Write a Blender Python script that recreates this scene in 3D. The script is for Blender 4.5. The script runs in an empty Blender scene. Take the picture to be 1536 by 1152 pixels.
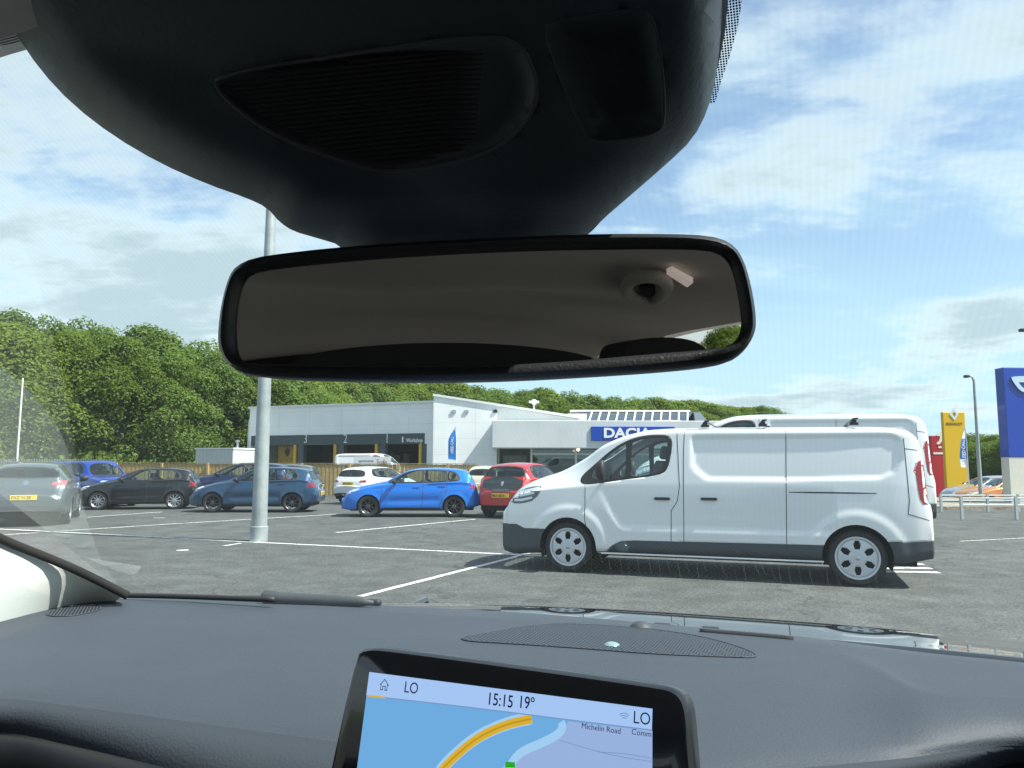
import bpy, bmesh, math, random
from mathutils import Vector, Matrix
from mathutils.bvhtree import BVHTree
from mathutils.geometry import tessellate_polygon
random.seed(11)
R = math.radians
sc = bpy.context.scene
C = sc.collection
# ---------------------------------------------------------------- camera
FP = 1154.0                      # focal length in photograph pixels (1536 wide)
EYE = Vector((0, 0, 1.46))
PITCH = math.atan(124 / FP); ROLL = 0.0027
fw = Vector((0, math.cos(PITCH), math.sin(PITCH)))
rt = Vector((math.cos(ROLL), 0, math.sin(ROLL)))
rt = (rt - fw * rt.dot(fw)).normalized()
up = rt.cross(fw)
cd = bpy.data.cameras.new('camera'); cam = bpy.data.objects.new('camera', cd); C.objects.link(cam)
cam.matrix_world = Matrix(((rt.x, up.x, -fw.x, EYE.x), (rt.y, up.y, -fw.y, EYE.y), (rt.z, up.z, -fw.z, EYE.z), (0, 0, 0, 1)))
cd.sensor_width = 36; cd.lens = 36 * FP / 1536; cd.clip_start = 0.02; cd.clip_end = 3000
sc.camera = cam
# ---------------------------------------------------------------- world: sky with clouds
EV = 1.2
SUN_EL, SUN_AZ = 53, 109          # azimuth clockwise from +Y
w = bpy.data.worlds.new('World'); sc.world = w; w.use_nodes = True
N = w.node_tree.nodes; L = w.node_tree.links; N.clear()
def nd(N, t, **k):
    n = N.new(t)
    for a, b in k.items():
        if a[0] == '_': n.inputs[a[1:].replace('_', ' ')].default_value = b
        else: setattr(n, a, b)
    return n
sky = nd(N, 'ShaderNodeTexSky', sky_type='NISHITA', sun_disc=False, sun_elevation=R(SUN_EL), sun_rotation=R(SUN_AZ), air_density=1.0, dust_density=0.6, ozone_density=0.8)
tc = N.new('ShaderNodeTexCoord'); sx = N.new('ShaderNodeSeparateXYZ'); L.new(tc.outputs['Generated'], sx.inputs[0])
def mth(op, a, b=None, c=None, clamp=False):
    n = N.new('ShaderNodeMath'); n.operation = op; n.use_clamp = clamp
    for i, v in enumerate((a, b, c)):
        if v is None: continue
        if isinstance(v, (int, float)): n.inputs[i].default_value = v
        else: L.new(v, n.inputs[i])
    return n.outputs[0]
zz = mth('ADD', mth('MAXIMUM', sx.outputs[2], 0.0), 0.16)
cx = N.new('ShaderNodeCombineXYZ')
L.new(mth('DIVIDE', sx.outputs[0], zz), cx.inputs[0]); L.new(mth('DIVIDE', sx.outputs[1], zz), cx.inputs[1])
def noise(scale, detail, rough, off, dist=0.0, warp=(1, 1, 1)):
    mp = N.new('ShaderNodeMapping'); mp.inputs['Location'].default_value = off; mp.inputs['Scale'].default_value = warp
    L.new(cx.outputs[0], mp.inputs[0])
    n = N.new('ShaderNodeTexNoise'); n.inputs['Scale'].default_value = scale; n.inputs['Detail'].default_value = detail
    n.inputs['Roughness'].default_value = rough; n.inputs['Distortion'].default_value = dist
    L.new(mp.outputs[0], n.inputs['Vector']); return n.outputs['Fac']
def rng(v, a, b, c=0.0, d=1.0):
    n = N.new('ShaderNodeMapRange'); n.interpolation_type = 'SMOOTHSTEP'
    for i, q in enumerate((a, b, c, d)): n.inputs[i + 1].default_value = q
    L.new(v, n.inputs[0]); return n.outputs[0]
big = noise(0.75, 9, 0.58, (3.1, 1.7, 0), 0.25)
fine = noise(2.3, 8, 0.62, (7.3, 2.2, 0), 0.3, (1, 1.6, 1))
veil = noise(0.9, 4, 0.5, (1.2, 9.5, 0), 0.6, (1, 2.2, 1))
leftness = rng(sx.outputs[0], -0.45, 0.15, 0.030, 0.0)      # the sky is more overcast on the left
dens = mth('ADD', mth('ADD', mth('MULTIPLY', big, 0.72), mth('MULTIPLY', fine, 0.28)), leftness)
cov = rng(dens, 0.485, 0.585)
thin = mth('MULTIPLY', rng(veil, 0.40, 0.66), 0.34)
hz = rng(sx.outputs[2], 0.0, 0.42, 0.66, 0.12)              # pale band low down
low = mth('ADD', thin, hz, clamp=True)
mx1 = nd(N, 'ShaderNodeMix', data_type='RGBA'); L.new(low, mx1.inputs[0]); L.new(sky.outputs[0], mx1.inputs[6]); mx1.inputs[7].default_value = (3.3, 4.7, 5.4, 1)
# cloud shade: bright rims, greyer cores
ccol = nd(N, 'ShaderNodeMix', data_type='RGBA'); L.new(rng(dens, 0.50, 0.63), ccol.inputs[0])
ccol.inputs[6].default_value = (5.6, 6.1, 6.25, 1); ccol.inputs[7].default_value = (3.1, 3.75, 4.05, 1)
mx2 = nd(N, 'ShaderNodeMix', data_type='RGBA'); L.new(mth('MULTIPLY', cov, 0.86), mx2.inputs[0]); L.new(mx1.outputs[2], mx2.inputs[6]); L.new(ccol.outputs[2], mx2.inputs[7])
# the hidden lower half: plain ground colour
mx3 = nd(N, 'ShaderNodeMix', data_type='RGBA'); L.new(mth('LESS_THAN', sx.outputs[2], -0.02), mx3.inputs[0]); L.new(mx2.outputs[2], mx3.inputs[6]); mx3.inputs[7].default_value = (1.6, 1.6, 1.4, 1)
bg = N.new('ShaderNodeBackground'); bg.inputs[1].default_value = 0.088; L.new(mx3.outputs[2], bg.inputs[0])
wo = N.new('ShaderNodeOutputWorld'); L.new(bg.outputs[0], wo.inputs[0])
# ---------------------------------------------------------------- sun
sd = bpy.data.lights.new('sun', 'SUN'); so = bpy.data.objects.new('sun', sd); C.objects.link(so)
sd.energy = 4.3; sd.angle = R(0.9); sd.color = (1, 0.95, 0.86)
sv = Vector((math.cos(R(SUN_EL)) * math.sin(R(SUN_AZ)), math.cos(R(SUN_EL)) * math.cos(R(SUN_AZ)), math.sin(R(SUN_EL))))
so.rotation_euler = sv.to_track_quat('Z', 'Y').to_euler()
vs = sc.view_settings; vs.view_transform = 'Standard'; vs.look = 'None'; vs.exposure = EV; vs.gamma = 1; vs.use_curve_mapping = False
sc.cycles.max_bounces = 10; sc.cycles.transparent_max_bounces = 16
try: sc.cycles.use_denoising = True
except Exception: pass
# ---------------------------------------------------------------- pixel helpers: photograph pixel -> ray / point
def ray(px, py): return fw + rt * ((px - 768) / FP) + up * ((576 - py) / FP)
def P(px, py, zc): return EYE + ray(px, py) * zc
def G(px, py, z=0.0):
    d = ray(px, py); return EYE + d * ((z - EYE.z) / d.z)
def onplane(px, py, p0, n):
    d = ray(px, py); return EYE + d * ((p0 - EYE).dot(n) / d.dot(n))
# ---------------------------------------------------------------- object helpers
def tag(o, label=None, cat=None, group=None, kind=None):
    if label: o['label'] = label
    if cat: o['category'] = cat
    if group: o['group'] = group
    if kind: o['kind'] = kind
    return o
def empty(name, loc=(0, 0, 0), rz=0.0, label=None, cat=None, group=None):
    o = bpy.data.objects.new(name, None); C.objects.link(o); o.location = loc; o.rotation_euler = (0, 0, rz); o.empty_display_size = 0.2
    return tag(o, label, cat, group)
def children(o): return [c for c in bpy.data.objects if c.parent == o]
def copy_tree(o, parent=None):
    c = o.copy(); C.objects.link(c)
    if parent: c.parent = parent
    for k in children(o): copy_tree(k, c)
    return c
def mkobj(name, bm, mats, parent=None, smooth=False, recalc=True, solid=0.0, sharp=None):
    if recalc: bmesh.ops.recalc_face_normals(bm, faces=bm.faces)
    me = bpy.data.meshes.new(name); bm.to_mesh(me); bm.free()
    for m in (mats if isinstance(mats, (list, tuple)) else [mats]): me.materials.append(m)
    if smooth:
        for p in me.polygons: p.use_smooth = True
        if sharp:
            try: me.set_sharp_from_angle(angle=R(sharp))
            except Exception: pass
    o = bpy.data.objects.new(name, me); C.objects.link(o)
    if parent: o.parent = parent
    if solid:
        m = o.modifiers.new('thickness', 'SOLIDIFY'); m.thickness = solid; m.offset = -1
    return o
def vadd(bm, pts): return [bm.verts.new(p) for p in pts]
def box(bm, a, b, mi=0, M=None):
    x0, y0, z0 = a; x1, y1, z1 = b
    v = [Vector(q) for q in ((x0, y0, z0), (x1, y0, z0), (x1, y1, z0), (x0, y1, z0), (x0, y0, z1), (x1, y0, z1), (x1, y1, z1), (x0, y1, z1))]
    if M: v = [M @ q for q in v]
    v = vadd(bm, v)
    for f in ((0, 3, 2, 1), (4, 5, 6, 7), (0, 1, 5, 4), (1, 2, 6, 5), (2, 3, 7, 6), (3, 0, 4, 7)):
        bm.faces.new([v[i] for i in f]).material_index = mi
def bevel_all(bm, w, seg=2):
    bmesh.ops.bevel(bm, geom=list(bm.edges), offset=w, segments=seg, affect='EDGES', profile=0.5, clamp_overlap=True)
def tube(bm, pts, r, seg=10, mi=0, caps=True):
    pts = [Vector(p) for p in pts]; n = len(pts); rs = r if isinstance(r, (list, tuple)) else [r] * n
    rings = []; ref = None
    for i in range(n):
        t = (pts[min(i + 1, n - 1)] - pts[max(i - 1, 0)]).normalized()
        if ref is None: ref = Vector((0, 0, 1)) if abs(t.z) < 0.9 else Vector((1, 0, 0))
        a = (ref - t * ref.dot(t)).normalized(); b = t.cross(a); ref = a
        rings.append([bm.verts.new(pts[i] + (a * math.cos(2 * math.pi * k / seg) + b * math.sin(2 * math.pi * k / seg)) * rs[i]) for k in range(seg)])
    for i in range(n - 1):
        for k in range(seg):
            f = bm.faces.new((rings[i][k], rings[i][(k + 1) % seg], rings[i + 1][(k + 1) % seg], rings[i + 1][k])); f.material_index = mi
    if caps:
        for rg in (rings[0], rings[-1]):
            try: bm.faces.new(rg).material_index = mi
            except ValueError: pass
def prism(bm, poly, d, mi=0):
    """poly: list of 3D points (planar), extruded by vector d"""
    d = Vector(d); a = vadd(bm, poly); b = vadd(bm, [Vector(p) + d for p in poly]); n = len(a)
    bm.faces.new(a).material_index = mi; bm.faces.new(b[::-1]).material_index = mi
    for i in range(n): bm.faces.new((a[i], b[i], b[(i + 1) % n], a[(i + 1) % n])).material_index = mi
def lathe(bm, prof, axis='y', seg=32, mi=0, c=(0, 0, 0), close=False):
    c = Vector(c); rings = []
    for (r, h) in prof:
        ring = []
        for k in range(seg):
            a = 2 * math.pi * k / seg
            if axis == 'y': q = Vector((r * math.cos(a), h, r * math.sin(a)))
            elif axis == 'z': q = Vector((r * math.cos(a), r * math.sin(a), h))
            else: q = Vector((h, r * math.cos(a), r * math.sin(a)))
            ring.append(bm.verts.new(c + q))
        rings.append(ring)
    n = len(rings)
    for i in range(n if close else n - 1):
        A = rings[i]; B = rings[(i + 1) % n]
        for k in range(seg): bm.faces.new((A[k], A[(k + 1) % seg], B[(k + 1) % seg], B[k])).material_index = mi
def smoothpoly(pts, it=2):
    pts = [Vector(p) for p in pts]
    for _ in range(it):
        q = []
        for i in range(len(pts)):
            a, b = pts[i], pts[(i + 1) % len(pts)]
            q += [a * 0.75 + b * 0.25, a * 0.25 + b * 0.75]
        pts = q
    return pts
def smoothline(pts, it=2):
    pts = [Vector(p) for p in pts]
    for _ in range(it):
        q = [pts[0]]
        for i in range(len(pts) - 1):
            a, b = pts[i], pts[i + 1]; q += [a * 0.75 + b * 0.25, a * 0.25 + b * 0.75]
        q.append(pts[-1]); pts = q
    return pts
def rrect(x0, y0, x1, y1, r, n=5):
    o = []
    for (cx_, cy_, a0) in ((x1 - r, y1 - r, 0), (x0 + r, y1 - r, 90), (x0 + r, y0 + r, 180), (x1 - r, y0 + r, 270)):
        for k in range(n + 1):
            a = R(a0 + 90 * k / n); o.append(Vector((cx_ + r * math.cos(a), cy_ + r * math.sin(a))))
    return o
def inside(p, poly):
    x, y = p; c = False; n = len(poly); j = n - 1
    for i in range(n):
        xi, yi = poly[i][0], poly[i][1]; xj, yj = poly[j][0], poly[j][1]
        if (yi > y) != (yj > y) and x < (xj - xi) * (y - yi) / (yj - yi) + xi: c = not c
        j = i
    return c
def edist(p, poly):
    d = 1e9; p = Vector((p[0], p[1]))
    for i in range(len(poly)):
        a = Vector(poly[i][:2]); b = Vector(poly[(i + 1) % len(poly)][:2]); ab = b - a
        t = max(0, min(1, (p - a).dot(ab) / max(ab.length_squared, 1e-12))); d = min(d, (p - a - ab * t).length)
    return d
def cellfill(poly, step):
    """planar polygon (2D) cut into a fine grid; returns a bmesh with z = 0"""
    bm = bmesh.new(); vs_ = [bm.verts.new((p[0], p[1], 0)) for p in poly]; bm.faces.new(vs_)
    bmesh.ops.triangulate(bm, faces=bm.faces)
    xs = [p[0] for p in poly]; ys = [p[1] for p in poly]
    for ax, lo, hi in ((0, min(xs), max(xs)), (1, min(ys), max(ys))):
        t = math.floor(lo / step) * step
        while t < hi:
            t += step; no = Vector((0, 0, 0)); no[ax] = 1; co = Vector((0, 0, 0)); co[ax] = t
            bmesh.ops.bisect_plane(bm, geom=bm.verts[:] + bm.edges[:] + bm.faces[:], plane_co=co, plane_no=no, dist=1e-6)
    return bm
def text_bm(s, size, depth, M, bold=0.0, xs=1.0, align='LEFT', bm=None, shear=0.0):
    cu = bpy.data.curves.new('t', 'FONT'); cu.body = s; cu.size = size; cu.extrude = depth; cu.offset = bold * size; cu.align_x = align; cu.resolution_u = 3; cu.shear = shear
    to = bpy.data.objects.new('t', cu); C.objects.link(to)
    dg = bpy.context.evaluated_depsgraph_get(); me = bpy.data.meshes.new_from_object(to.evaluated_get(dg))
    me.transform(M @ Matrix.Diagonal((xs, 1, 1, 1)))
    out = bm or bmesh.new(); out.from_mesh(me)
    bpy.data.objects.remove(to); bpy.data.curves.remove(cu); bpy.data.meshes.remove(me)
    return out
def frame(o, x, y):
    """4x4 from origin, x axis, y axis"""
    x = Vector(x).normalized(); y = Vector(y); y = (y - x * y.dot(x)).normalized(); z = x.cross(y)
    return Matrix(((x.x, y.x, z.x, o[0]), (x.y, y.y, z.y, o[1]), (x.z, y.z, z.z, o[2]), (0, 0, 0, 1)))
# ---------------------------------------------------------------- materials
MT = {}
def mat(name, col, rough=0.5, metal=0.0, spec=0.5, var=0.0, vscale=4.0, bump=0.0, bscale=60.0, coat=0.0, emit=None, es=1.0, cross=None, coords='Object', sheen=0.0):
    if name in MT: return MT[name]
    m = bpy.data.materials.new(name); m.use_nodes = True; n = m.node_tree.nodes; l = m.node_tree.links
    b = n['Principled BSDF']; b.inputs['Base Color'].default_value = (*col, 1); b.inputs['Roughness'].default_value = rough
    b.inputs['Metallic'].default_value = metal; b.inputs['Specular IOR Level'].default_value = spec; b.inputs['Coat Weight'].default_value = coat; b.inputs['Coat Roughness'].default_value = 0.03
    b.inputs['Sheen Weight'].default_value = sheen
    t = n.new('ShaderNodeTexCoord')
    if var > 0:
        ns = n.new('ShaderNodeTexNoise'); ns.inputs['Scale'].default_value = vscale; ns.inputs['Detail'].default_value = 6; ns.inputs['Roughness'].default_value = 0.65
        l.new(t.outputs[coords], ns.inputs['Vector'])
        mr = n.new('ShaderNodeMapRange'); mr.inputs[1].default_value = 0.3; mr.inputs[2].default_value = 0.7; mr.inputs[3].default_value = 1 - var; mr.inputs[4].default_value = 1 + var
        l.new(ns.outputs['Fac'], mr.inputs[0])
        vm = n.new('ShaderNodeVectorMath'); vm.operation = 'SCALE'; vm.inputs[0].default_value = col; l.new(mr.outputs[0], vm.inputs['Scale']); l.new(vm.outputs[0], b.inputs['Base Color'])
    if bump > 0:
        nb = n.new('ShaderNodeTexNoise'); nb.inputs['Scale'].default_value = bscale; nb.inputs['Detail'].default_value = 3; l.new(t.outputs[coords], nb.inputs['Vector'])
        bn = n.new('ShaderNodeBump'); bn.inputs['Strength'].default_value = bump; bn.inputs['Distance'].default_value = 0.6 / bscale; l.new(nb.outputs['Fac'], bn.inputs['Height']); l.new(bn.outputs[0], b.inputs['Normal'])
    if emit: b.inputs['Emission Color'].default_value = (*emit, 1); b.inputs['Emission Strength'].default_value = es
    MT[name] = m; return m
def two_sided_fresnel(n, l, ior):
    g = n.new('ShaderNodeNewGeometry'); m = n.new('ShaderNodeMapRange'); m.inputs[3].default_value = ior; m.inputs[4].default_value = 1 / ior
    fr = n.new('ShaderNodeFresnel'); l.new(g.outputs['Backfacing'], m.inputs[0]); l.new(m.outputs[0], fr.inputs[0]); return fr
def glassmat(name, tint, ior=1.45, rough=0.0, extra=0.0):
    if name in MT: return MT[name]
    m = bpy.data.materials.new(name); m.use_nodes = True; n = m.node_tree.nodes; l = m.node_tree.links; n.clear()
    o = n.new('ShaderNodeOutputMaterial'); mx = n.new('ShaderNodeMixShader'); tr = n.new('ShaderNodeBsdfTransparent'); gl = n.new('ShaderNodeBsdfGlossy'); fr = two_sided_fresnel(n, l, ior)
    tr.inputs[0].default_value = (*tint, 1); gl.inputs['Roughness'].default_value = rough; gl.inputs[0].default_value = (0.9, 0.95, 1, 1)
    ad = n.new('ShaderNodeMath'); ad.operation = 'ADD'; ad.use_clamp = True; ad.inputs[1].default_value = extra; l.new(fr.outputs[0], ad.inputs[0])
    l.new(ad.outputs[0], mx.inputs[0]); l.new(tr.outputs[0], mx.inputs[1]); l.new(gl.outputs[0], mx.inputs[2]); l.new(mx.outputs[0], o.inputs[0])
    MT[name] = m; return m
def emis(name, col, s=1.0):
    if name in MT: return MT[name]
    m = bpy.data.materials.new(name); m.use_nodes = True; n = m.node_tree.nodes; l = m.node_tree.links; n.clear()
    o = n.new('ShaderNodeOutputMaterial'); e = n.new('ShaderNodeEmission'); e.inputs[0].default_value = (*col, 1); e.inputs[1].default_value = s; l.new(e.outputs[0], o.inputs[0])
    MT[name] = m; return m
def s2l(r, g, b): return tuple(((c / 255) / 12.92 if c / 255 <= 0.04045 else ((c / 255 + 0.055) / 1.055) ** 2.4) for c in (r, g, b))
M_rub = mat('rubber', (0.02, 0.02, 0.021), 0.75, var=0.25, vscale=20)
M_blk = mat('black_plastic', (0.022, 0.023, 0.025), 0.55, bump=0.15, bscale=250)
M_cladding = mat('dark_cladding', (0.045, 0.052, 0.06), 0.6, bump=0.15, bscale=200, var=0.1)
M_alloy = mat('alloy', (0.55, 0.57, 0.6), 0.3, 0.85)
M_cover = mat('wheel_cover', (0.62, 0.64, 0.67), 0.38, 0.35)
M_dark_alloy = mat('dark_alloy', (0.10, 0.10, 0.11), 0.3, 0.7)
M_under = mat('underbody', (0.012, 0.012, 0.012), 0.9)
M_int = mat('cabin_dark', (0.045, 0.047, 0.05), 0.8)
M_glass = glassmat('car_glass', (0.78, 0.88, 0.86), 1.5, 0.0, 0.03)
M_glass_dark = glassmat('privacy_glass', (0.12, 0.15, 0.16), 1.5, 0.0, 0.04)
M_red = mat('red_lens', (0.28, 0.01, 0.01), 0.15, coat=0.6)
M_redlight = mat('pink_lens', (0.75, 0.12, 0.14), 0.15, coat=0.6)
M_lamp = mat('lamp_lens', (0.62, 0.68, 0.72), 0.12, 0.3, coat=0.8)
M_seam = mat('seam', (0.05, 0.055, 0.06), 0.8)
M_yplate = mat('yellow_plate', (0.72, 0.50, 0.03), 0.4)
M_wplate = mat('white_plate', (0.7, 0.7, 0.68), 0.4)
M_ink = mat('plate_ink', (0.02, 0.02, 0.02), 0.5)
M_chrome = mat('chrome', (0.8, 0.82, 0.85), 0.12, 1.0)
# ================================================================ vehicles
def pchip(keys):
    xs = [k[0] for k in keys]; ys = [k[1] for k in keys]; n = len(xs)
    h = [xs[i + 1] - xs[i] for i in range(n - 1)]; d = [(ys[i + 1] - ys[i]) / h[i] for i in range(n - 1)]
    m = [d[0]] + [0 if d[i - 1] * d[i] <= 0 else 3 * (h[i - 1] + h[i]) / ((2 * h[i] + h[i - 1]) / d[i - 1] + (h[i] + 2 * h[i - 1]) / d[i]) for i in range(1, n - 1)] + [d[-1]]
    def f(x):
        if x <= xs[0]: return ys[0]
        if x >= xs[-1]: return ys[-1]
        i = 0
        while x > xs[i + 1]: i += 1
        t = (x - xs[i]) / h[i]
        return (2*t**3-3*t**2+1)*ys[i] + (t**3-2*t**2+t)*h[i]*m[i] + (-2*t**3+3*t**2)*ys[i+1] + (t**3-t**2)*h[i]*m[i+1]
    return f
def body_shell(S, dx=0.045, disp=None, rows=(5, 12, 10, 10)):
    """half cross-section swept along x, mirrored; x runs front (0) to rear (L)"""
    zt, zb, zl, wb, wt = (pchip(S[k]) for k in ('top', 'belt', 'low', 'wide', 'wtop'))
    Ln = S['L']; bul = S.get('bulge', 0.012); cr = S.get('crown', 0.02); rr = S.get('rr', 0.07)
    xs = [0.0]                                  # stations spaced by the arc length of the top line
    while xs[-1] < Ln:
        x = xs[-1]; e = 0.01; sl = max(abs(zt(x + e) - zt(x)) / e, 1.2 * abs(wb(x + e) - wb(x)) / e, abs(zb(x + e) - zb(x)) / e)
        xs.append(min(Ln, x + max(0.008, dx / math.sqrt(1 + sl * sl))))
    def sect(x, s=1.0):
        T, B, Lw, W, U = zt(x), zb(x), zl(x), wb(x), wt(x)
        B = min(B, T - 0.02); pts = []
        n0, n1, n2, n3 = rows
        for i in range(n0): t = i / n0; pts.append((W * (0.90 + 0.085 * math.sin(t * math.pi / 2)), Lw + 0.10 * t))
        for i in range(n1):
            t = i / n1; z = Lw + 0.10 + (B - Lw - 0.10) * t
            pts.append((W * (0.985 + bul * math.sin(t * math.pi)) - 0.006 * t, z))
        yb = W * 0.985 - 0.006; r = min(rr, (T - B) * 0.45)
        # shoulder to roof edge, then rounded corner and roof
        ang = math.atan2(T - r - B, max(0.001, yb - U))
        for i in range(n2):
            t = i / n2; tt = t; z = B + (T - r - B) * tt; y = yb + (U - yb) * tt + 0.25 * bul * math.sin(tt * math.pi)
            if S.get('shoulder') and T - B > 0.2: y -= S['shoulder'] * min(1, t * 6) * (1 - t)
            pts.append((y, z))
        for i in range(n3 + 1):
            t = i / n3
            if t < 0.4:
                a = t / 0.4 * math.pi / 2; y = U - r * (1 - math.cos(a)) * 1.2; z = T - r + (r - cr) * math.sin(a)
            else:
                t2 = (t - 0.4) / 0.6; y = (U - r * 1.2) * (1 - t2); z = T - cr + cr * (1 - (1 - t2) ** 2)
            pts.append((y, z))
        return pts
    bm = bmesh.new(); grid = []
    for x in xs:
        p = sect(x)
        if disp: p = [(y + disp(x, z, y), z) for (y, z) in p]
        grid.append((x, p))
    def cap(x, p, sgn, depth):
        out = []; zc_ = sum(q[1] for q in p) / len(p)
        z0 = p[0][1]; z1 = p[-1][1]; zm = (z0 + z1) / 2
        for k, (s, o) in enumerate(((0.975, 0.35), (0.94, 0.6), (0.87, 0.78), (0.72, 0.9), (0.45, 0.97), (0.2, 1.0), (0.0, 1.0))):
            out.append((x + sgn * depth * o, [(y * s, zm + (z - zm) * (1 - .10 * o * o)) for (y, z) in p]))
        return out
    grid = cap(grid[0][0], grid[0][1], -1, S.get('nose', 0.07))[::-1] + grid + cap(grid[-1][0], grid[-1][1], 1, S.get('tail', 0.06))
    for side in (1, -1):
        V = [[bm.verts.new((x, side * y, z)) for (y, z) in p] for (x, p) in grid]
        for i in range(len(V) - 1):
            for j in range(len(V[i]) - 1):
                a, b, c, d = V[i][j], V[i + 1][j], V[i + 1][j + 1], V[i][j + 1]
                bm.faces.new((a, b, c, d) if side < 0 else (d, c, b, a))
    bmesh.ops.remove_doubles(bm, verts=bm.verts, dist=0.0012)
    bmesh.ops.dissolve_degenerate(bm, dist=0.0005, edges=bm.edges)
    return bm
def carve(bm, poly, ax, filt):
    """cut polygon (coords along axes ax) through faces passing filt; returns inside faces"""
    n = len(poly); other = [i for i in range(3) if i not in ax][0]
    for i in range(n):
        a = poly[i]; b = poly[(i + 1) % n]; da, db = b[0] - a[0], b[1] - a[1]
        if abs(da) + abs(db) < 1e-7: continue
        no = Vector((0, 0, 0)); no[ax[0]] = db; no[ax[1]] = -da; no.normalize(); co = Vector((0, 0, 0)); co[ax[0]] = a[0]; co[ax[1]] = a[1]
        lo = [min(a[k], b[k]) - 0.01 for k in (0, 1)]; hi = [max(a[k], b[k]) + 0.01 for k in (0, 1)]
        fs = []
        for f in bm.faces:
            if not filt(f): continue
            c0 = [v.co[ax[0]] for v in f.verts]; c1 = [v.co[ax[1]] for v in f.verts]
            if max(c0) < lo[0] or min(c0) > hi[0] or max(c1) < lo[1] or min(c1) > hi[1]: continue
            fs.append(f)
        if not fs: continue
        es = list({e for f in fs for e in f.edges}); vs_ = list({v for f in fs for v in f.verts})
        bmesh.ops.bisect_plane(bm, geom=vs_ + es + fs, plane_co=co, plane_no=no, dist=1e-5)
    res = []
    for f in bm.faces:
        if filt(f):
            c = f.calc_center_median()
            if inside((c[ax[0]], c[ax[1]]), poly): res.append(f)
    return res
def extract(bm, faces, inset=0.0):
    out = bmesh.new(); mp = {}
    for f in faces:
        f.normal_update()
    nrm = {}
    for f in faces:
        for v in f.verts: nrm[v] = nrm.get(v, Vector((0, 0, 0))) + f.normal
    for f in faces:
        vs_ = []
        for v in f.verts:
            if v not in mp: mp[v] = out.verts.new(v.co - nrm[v].normalized() * inset)
            vs_.append(mp[v])
        try: out.faces.new(vs_)
        except ValueError: pass
    bmesh.ops.delete(bm, geom=faces, context='FACES')
    return out
def shrink(poly, d):
    """inset a counter-clockwise or clockwise 2D polygon"""
    n = len(poly); A = sum(poly[i][0] * poly[(i + 1) % n][1] - poly[(i + 1) % n][0] * poly[i][1] for i in range(n)); s = 1 if A > 0 else -1
    out = []
    for i in range(n):
        a, b, c = Vector(poly[i - 1][:2]), Vector(poly[i][:2]), Vector(poly[(i + 1) % n][:2])
        t = (c - a).normalized(); out.append(b + Vector((-t.y, t.x)) * d * s)
    return out
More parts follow.
